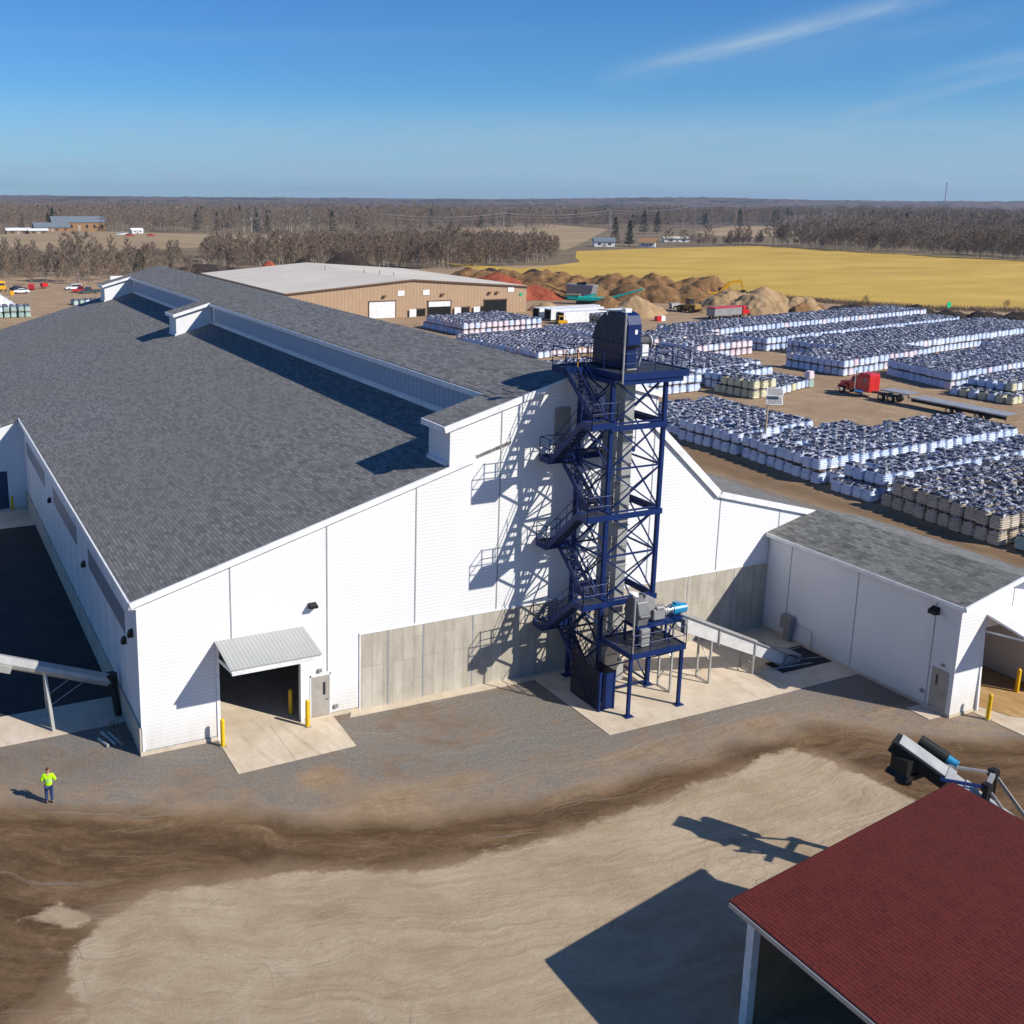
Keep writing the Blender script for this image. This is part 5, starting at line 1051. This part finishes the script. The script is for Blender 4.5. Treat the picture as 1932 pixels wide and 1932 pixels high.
SG = thing('field_sign', 'small round bright green marker at the near edge of the yellow field', 'sign', (231, 134, 0)); MB().lathe([(.8, 0), (.8, .1)], (231, 134, 1.6), 'y', 10).build('disc', MATS['green_sign'], SG); MB().tube((231, 134.1, 0), (231, 134.1, 1.6), .08).build('stake', m_wood, SG)

# ---------------------------------------------------------------- mulch and soil piles
def pile(name, label, pts, m, seed=0, res=46, rough=.5):
    # pts: (x, y, radius x, radius y, height) cones merged into one heap
    xs = [p[0]-p[2] for p in pts]+[p[0]+p[2] for p in pts]; ys = [p[1]-p[3] for p in pts]+[p[1]+p[3] for p in pts]
    x0, x1, y0, y1 = min(xs)-1, max(xs)+1, min(ys)-1, max(ys)+1; nx_ = res; ny_ = max(8, int(res*(y1-y0)/(x1-x0))); ny_ = min(ny_, 160); V = []
    for j in range(ny_+1):
        for i in range(nx_+1):
            x = x0+(x1-x0)*i/nx_; y = y0+(y1-y0)*j/ny_; h = -.3
            for cx, cy, rx, ry, hh in pts:
                d = math.hypot((x-cx)/rx, (y-cy)/ry); h = max(h, hh*(1-d**1.35))
            if h > -.25: h += fbm(x, y, .35, 4, seed)*rough*min(1, max(0, h))
            V.append((x, y, max(h, -.3)))
    F = [(j*(nx_+1)+i, j*(nx_+1)+i+1, (j+1)*(nx_+1)+i+1, (j+1)*(nx_+1)+i) for j in range(ny_) for i in range(nx_)]
    mb = MB(); mb.add(V, [f for f in F if max(V[k][2] for k in f) > -.29]); o = mb.build(name, m, smooth=True); return tag(o, label, 'pile')
m_pb = mat('brown_mulch', (.1,)*3, 1, build=b_pile((.07, .036, .014), (.20, .108, .043), (.36, .21, .09)))
m_pt = mat('tan_wood_chips', (.3,)*3, 1, build=b_pile((.24, .15, .07), (.36, .24, .125), (.46, .33, .19)))
m_pr = mat('red_mulch', (.2,)*3, 1, build=b_pile((.16, .035, .018), (.30, .065, .03), (.42, .12, .05)))
m_pd = mat('dark_compost', (.05,)*3, 1, build=b_pile((.015, .010, .008), (.035, .024, .018), (.07, .05, .035)))
pile('red_mulch_pile', 'bright rust-red mulch pile behind the right corner of the tan building', [(146, 212, 13, 16, 6.5), (154, 206, 8, 12, 3.5)], m_pr, 1)
rp_ = random.Random(5); w1 = [(150+k*2.2+rp_.uniform(-1.5, 1.5), 236-k*2.5+rp_.uniform(-1.5, 1.5), rp_.uniform(9, 13), rp_.uniform(8, 13), rp_.uniform(4.6, 6.6)) for k in range(22)]
pile('brown_windrow', 'long ridged brown mulch windrow running along the near edge of the yellow field', w1, m_pb, 2, 110, .9)
pile('brown_windrow', 'stepped dark brown heap between the long windrow and the wheel loader', [(176, 190, 8, 10, 4.6), (181, 184, 8, 9, 4.8), (187, 179, 7, 8, 4.3), (168, 198, 8, 8, 4)], m_pb, 3, 80)
pile('wood_chip_pile', 'pale wood chip cone left of the wheel loader in mid yard', [(150, 155, 7.5, 6.5, 4.6), (156.5, 160, 6, 6, 3.2)], m_pt, 4, 60)
pile('brown_mulch_pile', 'darker brown cone touching the left side of the pale wood chip cone', [(145.5, 160, 6.5, 6.5, 4.4)], m_pb, 5, 50)
pile('wood_chip_pile', 'largest pale sandy heap right of the yellow excavator', [(183, 148, 12, 9, 6.2), (190, 143, 9, 7, 4.4), (178, 155, 10, 8, 5.2), (187, 163, 9, 8, 4.2)], m_pt, 6, 100, .8)
pile('brown_mulch_pile', 'red-brown clods slumped over the right half of the sandy heap', [(187.5, 139.5, 5, 2.6, 3.4), (192.5, 139.2, 4, 2.4, 2.6)], m_pb, 7, 50, .9)
pile('dark_compost_berm', 'near-black compost berm between the bag stacks and the yellow field', [(205+k*3.6, 141-k*6.4, 7, 7.5, 1.8+(k % 3)*.3) for k in range(12)], m_pd, 8, 90, .9)
pile('dark_compost_pile', 'black compost mound beyond the far end of the shingle roof', [(88, 314, 16, 10, 4.5), (99, 318, 8, 8, 3)], m_pd, 9, 60)
pile('dark_compost_pile', 'dark heap capped with rust mulch behind the left of the off-white roof', [(118, 292, 10, 9, 7), (133, 290, 14, 10, 9.5)], m_pd, 10, 60)
pile('red_mulch_pile', 'small orange mulch heap peeking over the shingle roof near its far end', [(103, 285, 8, 8, 6.5)], m_pr, 11, 50)
pile('dark_compost_pile', 'low dark mounds along the thicket right of the off-white roof', [(165+k*6, 262-k*4, 8, 7, 3.6+(k % 2)) for k in range(5)], m_pd, 12, 70)
pile('sand_pile', 'small tan sand pile at the right foot of the tan building', [(136, 172, 4, 5, 2.4)], m_pt, 13, 40)

# ---------------------------------------------------------------- trees
def tree_arrays(seed, H=16., spread=.38, twigw=.055, ntw=1300, limbs=11, bare=.28, up=.75):
    r = random.Random(seed); T = MB(); C_ = MB()
    def rv(s=1): return Vector((r.gauss(0, s), r.gauss(0, s), r.gauss(0, s)))
    pts = [Vector((0, 0, 0))]; n = 6
    for k in range(1, n+1): pts.append(pts[-1]+Vector((r.gauss(0, .12), r.gauss(0, .12), H*.85/n)))
    r0 = H*.018
    for k in range(n): T.tube(pts[k], pts[k+1], r0*(1-k/n*.85), r0*(1-(k+1)/n*.85), n=5, cap=False)
    tips = []
    for i in range(limbs):
        t = bare+(1-bare)*(i+.5)/limbs; k = min(n-1, int(t*n)); b = pts[k].lerp(pts[k+1], t*n-k)
        a = i*2.4+r.uniform(-.4, .4); L = H*spread*(1.15-.75*t)*r.uniform(.8, 1.15)
        d = Vector((math.cos(a), math.sin(a), up*r.uniform(.7, 1.4))).normalized(); p = b; pr = r0*.45*(1-t*.5)
        for s in range(3):
            q = p+(d+Vector((0, 0, .12*s))+rv(.12)).normalized()*L/3; T.tube(p, q, pr*(1-s*.3), pr*(1-(s+1)*.3), n=3, cap=False)
            for _ in range(3):
                d2 = (d+rv(.55)+Vector((0, 0, .3))).normalized(); e = q+d2*L*.38*r.uniform(.6, 1.2); T.tube(q, e, pr*.35, pr*.12, n=3, cap=False); tips.append((q, e, d2))
            p = q
        tips.append((p, p+d*L*.2, d))
    tips.append((pts[-2], pts[-1]+Vector((0, 0, H*.1)), Vector((0, 0, 1))))
    for _ in range(ntw):
        a, b, d = r.choice(tips); p = a.lerp(b, r.uniform(.1, 1.1)); dd = (d+rv(.6)+Vector((0, 0, .35))).normalized(); L = H*r.uniform(.05, .11)
        s = dd.cross(rv()).normalized()*twigw*r.uniform(.5, 1.2); C_.add([p-s, p+s, p+dd*L], [(0, 1, 2)])
    return T, C_
def pine_arrays(seed, H=15., R=3.2, n=520):
    r = random.Random(seed); T = MB(); C_ = MB(); T.tube((0, 0, 0), (0, 0, H*.96), H*.016, .03, n=5, cap=False)
    for i in range(n):
        t = r.random()**1.25; z = H*(.10+.88*t); a = r.uniform(0, 6.28); rad = R*(1-t)**.8*r.uniform(.25, 1.05)+.15
        c = Vector((math.cos(a)*rad, math.sin(a)*rad, z)); d = Vector((math.cos(a), math.sin(a), -.25+r.uniform(-.2, .3))).normalized(); s = d.cross(Vector((0, 0, 1))).normalized(); L = r.uniform(.5, 1.1)*H*.06; w_ = L*.55
        u = s.cross(d)
        C_.add([c-d*L*.6, c+s*w_+u*r.uniform(-.2, .2), c+d*L, c-s*w_+u*r.uniform(-.2, .2)], [(0, 1, 2, 3)])
    return T, C_
TV = {}
for nm, sd, kw, tm in (('oak', 1, dict(H=17, spread=.46, ntw=3600, limbs=15, bare=.2), m_twig), ('oak', 2, dict(H=15, spread=.42, ntw=3000, limbs=14, bare=.15), m_twig), ('ash', 3, dict(H=14, spread=.32, ntw=2000, limbs=14, bare=.10, up=1.1), m_twig3), ('ash', 4, dict(H=13, spread=.30, ntw=2000, limbs=14, bare=.08, up=1.2), m_twig),
                       ('aspen', 5, dict(H=13, spread=.16, ntw=900, limbs=13, bare=.25, up=1.4), m_twig3), ('aspen', 6, dict(H=14, spread=.15, ntw=900, limbs=13, bare=.3, up=1.4), m_twig3), ('birch', 7, dict(H=15, spread=.24, ntw=1300, limbs=13, bare=.2, up=1.2), m_twig2),
                       ('shrub', 8, dict(H=6, spread=.55, ntw=1500, limbs=12, bare=.02, up=1.1), m_twig), ('shrub', 9, dict(H=7, spread=.5, ntw=1500, limbs=12, bare=.05, up=1.2), m_twig3)):
    TV.setdefault(nm, []).append((*tree_arrays(sd, **kw), tm))
for k in range(3): TV.setdefault('pine', []).append((*pine_arrays(20+k), m_pine))
TV['dense_pine'] = [(*pine_arrays(30, 9, 3.0, 420), m_pine)]
BK = {'oak': m_bark, 'ash': m_bark, 'aspen': mat('pale_trunk', (.40, .34, .28), .9), 'birch': mat('white_birch_bark', (.5, .47, .42), .8), 'shrub': m_bark, 'pine': m_bark, 'dense_pine': m_bark}
NAMES = {'oak': 'bare_oak_tree', 'ash': 'bare_tree', 'aspen': 'bare_aspen_tree', 'birch': 'bare_birch_tree', 'shrub': 'bare_shrub', 'pine': 'pine_tree', 'dense_pine': 'spruce_tree'}
tp = {}
def tree(kind, x, y, label, sc=1., group=None, v=None, z=0):
    k = random.randrange(len(TV[kind])) if v is None else v; sz = sc*random.uniform(.93, 1.07)
    if (kind, k) not in tp:
        T, C_, tm = TV[kind][k]; r = thing(NAMES[kind], label, 'tree' if kind != 'shrub' else 'shrub', (0, 0, 0))
        T.build('trunk', BK[kind], r, local=True); C_.build('crown', tm, r, local=True); tp[(kind, k)] = r
        r.location = (x, y, z); r.rotation_euler.z = random.uniform(0, 6); r.scale = (sz,)*3
        if group: r['group'] = group
        return r
    return dup(tp[(kind, k)], (x, y, z), random.uniform(0, 6), label, group, sz)
def many(kinds, pts, lab, group, sc=(.85, 1.15)):   # neighbours nothing tells apart share a label per stand
    for x, y in pts: k = random.choice(kinds); o = tree(k, x, y, lab, random.uniform(*sc), group)
tree('oak', 44.6, 301, 'large bare oak rising above the left hedge beside the wooden pole', 1.0, v=0); tree('oak', 189.4, 322, 'broad bare oak with fanned limbs at the right end of the thicket', 1.05, v=0); tree('oak', 226, 352, 'round bare oak on the edge of the yellow field behind the thicket', .85, v=1)
for i, (x, y, s) in enumerate(((66, 345, .8), (72, 338, 1.0))): tree('dense_pine', x, y, ('dark spruce behind the wide crossarm pole', 'bushy dark evergreen beyond the far ridge end')[i], s)
for i, (x, y, s) in enumerate(((394, 474, 1.05), (399, 480, .8), (391, 484, 1.1))): tree('pine', x, y, ('dark evergreen in front of the white farmhouse pair', 'lower evergreen tucked right of the farmhouse pine', 'tallest evergreen behind the white farmhouses')[i], s, v=i)
tree('pine', 560, 670, 'slim dark pine further back left of the evergreen pair', 1.3, v=0); tree('pine', 572, 668, 'right-hand dark pine of the distant evergreen pair', 1.2, v=1)
tree('oak', 420, 470, 'rounded bare tree right of the white farmhouses', .7, v=1); tree('oak', 437, 476, 'low bare tree beside the pale farm shed', .65, v=1)
G_ = lambda r0, r1, s: [(random.uniform(*r0), random.uniform(*r1)) for _ in range(s)]
left_front = [(-4+t*11.5+random.uniform(-3, 3), 296-t*1.0+random.uniform(-3, 8)) for t in range(11)]
many(['shrub', 'ash', 'shrub'], [(x, y) for x, y in left_front if math.hypot(x-44.6, y-301) > 4], 'bare brushy tree in the hedge along the rear left dirt lot', 'hedge trees behind the rear lot', (.65, .9))
thick = []
for t in range(20):
    thick.append((100+t*5.2+random.uniform(-2, 2), 350-t*1.6+random.uniform(-4, 4)))
many(['shrub', 'shrub', 'ash', 'shrub'], thick, 'bare tree in the front rank of the thicket behind the off-white roof', 'front thicket trees', (.75, 1.0))
birch = [(252+k*7+random.uniform(-1, 1), 785+random.uniform(-10, 10)) for k in range(12)]
many(['birch'], birch, 'pale silvery birch in the far row beyond the tan field', 'pale birches', (1.1, 1.4))
tl = []
for k in range(90):
    t = k/89; x = 396+88*t if t < .25 else 476+8*math.sin(t*9); 
    y = 460 if t < .25 else 458-(t-.25)/.75*330
    tl.append((x+random.uniform(-3, 3)+ (12 if t > .25 else 0), y+random.uniform(-2, 6)))
many(['oak', 'ash', 'oak'], [p for p in tl if p[0] > 440], 'bare tree in the row along the far edge of the yellow field', 'tree row behind the yellow field', (.7, 1.05))
for (x, y) in ((250, 132), (222.5, 152), (214, 226), (203, 236)): tree('shrub', x, y, f"leafless sapling at the near edge of the yellow field, {'by the green marker' if x == 250 else 'above the black berm' if x == 222.5 else 'beside the windrow' if x == 214 else 'at the windrow end'}", .35)
# woods that read as masses
def mass(name, pts, kinds, sc, thin=1, zf=None):
    parts_v = []; faces = []; mi = []; base = 0; mats = [m_bark, m_twig, m_twig2, m_twig3, m_pine, BK['aspen']]; src = {}
    for (x, y) in pts:
        kind = random.choice(kinds); k = random.randrange(len(TV[kind])); s = random.uniform(*sc); a = random.uniform(0, 6.28); c, sn = math.cos(a)*s, math.sin(a)*s
        key = (kind, k)
        if key not in src:
            T, C_, tm = TV[kind][k]; Ff = C_.f; keep = Ff[::thin] if kind != 'pine' else Ff[::max(1, thin//2)]
            tri = []; w = 1+.12*(thin-1)
            Vc = []; n = 0; Fo = []
            for f in keep:
                P = np.array([C_.v[i] for i in f]); ce = P.mean(0); P = ce+(P-ce)*(w if kind != 'pine' else w**.7); Vc.append(P); Fo.append(tuple(range(n, n+len(f)))); n += len(f)
            tv = np.array(T.v); tf = [f for f in T.f]; 
            if thin > 2: tf = tf[:30+6*0]; 
            src[key] = (tv, tf, np.concatenate(Vc), Fo, mats.index(tm), 5 if kind in ('aspen', 'birch') else 0)
        tv, tf, cv, cf, mc, mt = src[key]; z = zf(x, y) if zf else 0
        for A_, F_, m_i in ((tv, tf, mt), (cv, cf, mc)):
            parts_v.append(np.stack([A_[:, 0]*c-A_[:, 1]*sn+x, A_[:, 0]*sn+A_[:, 1]*c+y, A_[:, 2]*s+z], 1)); faces += [tuple(i+base for i in f) for f in F_]; mi += [m_i]*len(F_); base += len(A_)
    me = bpy.data.meshes.new(name); me.from_pydata(np.concatenate(parts_v).tolist(), [], faces)
    for m in mats: me.materials.append(m)
    me.polygons.foreach_set('material_index', mi); me.update(); o = bpy.data.objects.new(name, me); S.collection.objects.link(o); o['kind'] = 'stuff'; return o
def region(poly, n):
    xs = [p[0] for p in poly]; ys = [p[1] for p in poly]; r = []
    while len(r) < n:
        x, y = random.uniform(min(xs), max(xs)), random.uniform(min(ys), max(ys))
        if inpoly(x, y, poly): r.append((x, y))
    return r
mass('left_thicket', region([(-30, 302), (60, 302), (92, 340), (120, 470), (-30, 470)], 560), ['shrub', 'ash', 'shrub', 'shrub'], (.42, .72), 1)
mass('thicket', region([(98, 356), (150, 346), (205, 322), (222, 330), (262, 356), (300, 410), (330, 470), (300, 520), (140, 480)], 1000), ['aspen', 'aspen', 'ash', 'shrub'], (.58, .85), 1)
mass('left_woods', region([(-120, 840), (140, 850), (235, 730), (330, 730), (560, 800), (620, 880), (700, 1300), (300, 1500), (-200, 1400)], 1900), ['oak', 'ash', 'oak', 'ash', 'oak', 'ash', 'ash', 'oak', 'ash', 'pine'], (.85, 1.3), 4, lambda x, y: hill_h(x, y)-.3)
mass('right_woods', region([(640, 470), (900, 560), (1250, 660), (1500, 1100), (1000, 1250), (690, 1050), (640, 800), (820, 820), (1060, 1000), (1090, 930), (800, 690), (600, 560)], 1300), ['oak', 'ash', 'oak', 'birch', 'oak', 'ash', 'ash', 'oak', 'pine', 'ash'], (.9, 1.35), 5, lambda x, y: hill_h(x, y)-.3)
mass('right_edge_woods', region([(560, 200), (900, 420), (1400, 700), (1250, 660), (640, 440), (540, 300)], 700), ['oak', 'ash', 'oak', 'aspen'], (.9, 1.35), 6)
mass('hill_woods', region([(-300, 1300), (700, 1200), (1500, 1000), (2200, 1300), (1500, 2300), (200, 2600), (-200, 2500)], 3000), ['oak', 'ash', 'oak', 'ash', 'pine'], (.8, 1.2), 12, lambda x, y: hill_h(x, y)-2)
def edge_grass(name, pts, n, w_, h, m):
    mb = MB()
    for _ in range(n):
        k = random.randrange(len(pts)-1); t = random.random(); x = pts[k][0]+(pts[k+1][0]-pts[k][0])*t+random.gauss(0, w_); y = pts[k][1]+(pts[k+1][1]-pts[k][1])*t+random.gauss(0, w_); s = random.uniform(.03, .09)
        mb.add([(x-s, y+s, 0), (x+s, y-s, 0), (x+random.gauss(0, .3), y+random.gauss(0, .3), random.uniform(.4, 1)*h)], [(0, 1, 2)])
    o = mb.build(name, m); o['kind'] = 'stuff'
edge_grass('field_edge_weeds', [(208, 232), (216, 200), (218, 170), (222, 156), (230, 139), (246, 127), (270, 118), (300, 90)], 5000, 1.6, 1.5, m_twig3)

mass('field_hedge', [(500-8*random.random()+random.uniform(0, 22), 460-random.random()*360) for _ in range(260)]+[(440+random.random()*60, 462+random.uniform(0, 20)) for _ in range(40)], ['shrub', 'shrub', 'ash'], (.5, .95), 1)
mass('near_right_woods', region([(520, 430), (560, 200), (640, 300), (760, 470), (680, 560), (600, 520)], 240), ['oak', 'ash', 'oak', 'ash'], (.8, 1.1), 5)

# ---------------------------------------------------------------- farm buildings far off
def farm(name, label, x, y, rz, L, W, h, rh, wall, roof):
    r = thing(name, label, 'building', (x, y, 0), rz)
    MB().box((-L/2, -W/2, 0), (L/2, W/2, h)).prism([(-W/2, h), (W/2, h), (0, h+rh)], 'x', -L/2+.05, L/2-.05).build('wall', wall, r, local=True)
    MB().prism([(-W/2-.5, h-.1), (0, h+rh), (W/2+.5, h-.1), (W/2+.5, h+.1), (0, h+rh+.25), (-W/2-.5, h+.1)], 'x', -L/2-.5, L/2+.5).build('roof', roof, r, local=True)
    n = max(2, int(L/6))
    for k in range(n): MB().box((-L/2+L*(k+.35)/n, -W/2-.06, h*.35), (-L/2+L*(k+.65)/n, -W/2, h*.75)).build('window', m_glass, r, local=True)
    MB().box((-1, -W/2-.08, 0), (1, -W/2, h*.7)).build('door', m_beige, r, local=True)
m_bgr = mat('blue_grey_roof', (.16, .19, .22), .5); m_barn = mat('brown_barn_wall', (.30, .17, .08), .8)
farm('farm_shed', 'long low farm shed with white roof and tan wall at far left', 78, 790, .02, 17, 9, 2.5, 1.6, m_wood, m_white); farm('farm_shed', 'second white roofed farm shed right of the first at far left', 92, 788, .02, 14, 9, 2.3, 1.4, m_wood, m_white)
farm('barn', 'blue-grey roofed open barn left of the large brown barn', 108, 835, 0, 27, 14, 3.5, 3.5, m_barn, m_bgr); farm('barn', 'largest brown walled barn with grey roof beyond the tan field', 131, 850, 0, 42, 16, 7, 4.5, m_barn, m_bgr)
farm('farm_shed', 'tiny white roofed shed among the distant red vehicles', 164, 782, .2, 9, 6, 2.2, 1.5, m_white, m_white)
farm('farmhouse', 'white farmhouse with grey roof left of the dark evergreens', 377, 476, -.5, 12, 8, 3, 2.2, m_white, m_bgr); farm('farmhouse', 'white farmhouse with brown gable right of the dark evergreens', 399, 463, -.75, 9, 8, 2.6, 2.4, m_white, m_barn); farm('farm_shed', 'pale flat shed right of the farmhouses by the field', 470, 522, -.5, 17, 7, 2.4, 1.0, m_white, m_tanroof)
for i, (x, y, m) in enumerate(((144, 742, m_white), (150, 760, m_white), (146, 716, m_redp), (160, 712, m_redp))): car('parked_vehicle', ('white van far off between barns and tan field', 'small white car right of the distant white van', 'red vehicle on the far side of the tan field', 'second red vehicle right of the first beyond the tan field')[i], 'car', (x, y, 0), 0, m, 'suv', 6)

# ---------------------------------------------------------------- air
hz = MB().box((-1500, -1500, -1.2), (9500, 9500, 130)).build('haze', m_dark); hz.data.materials.clear(); mh = bpy.data.materials.new('haze_air'); mh.use_nodes = True; t = mh.node_tree; t.nodes.clear()
ou = t.nodes.new('ShaderNodeOutputMaterial'); pv = t.nodes.new('ShaderNodeVolumePrincipled'); pv.inputs['Density'].default_value = .00008; pv.inputs['Color'].default_value = (.55, .72, 1, 1); pv.inputs['Anisotropy'].default_value = .2
t.links.new(pv.outputs[0], ou.inputs['Volume']); hz.data.materials.append(mh); hz['kind'] = 'stuff'
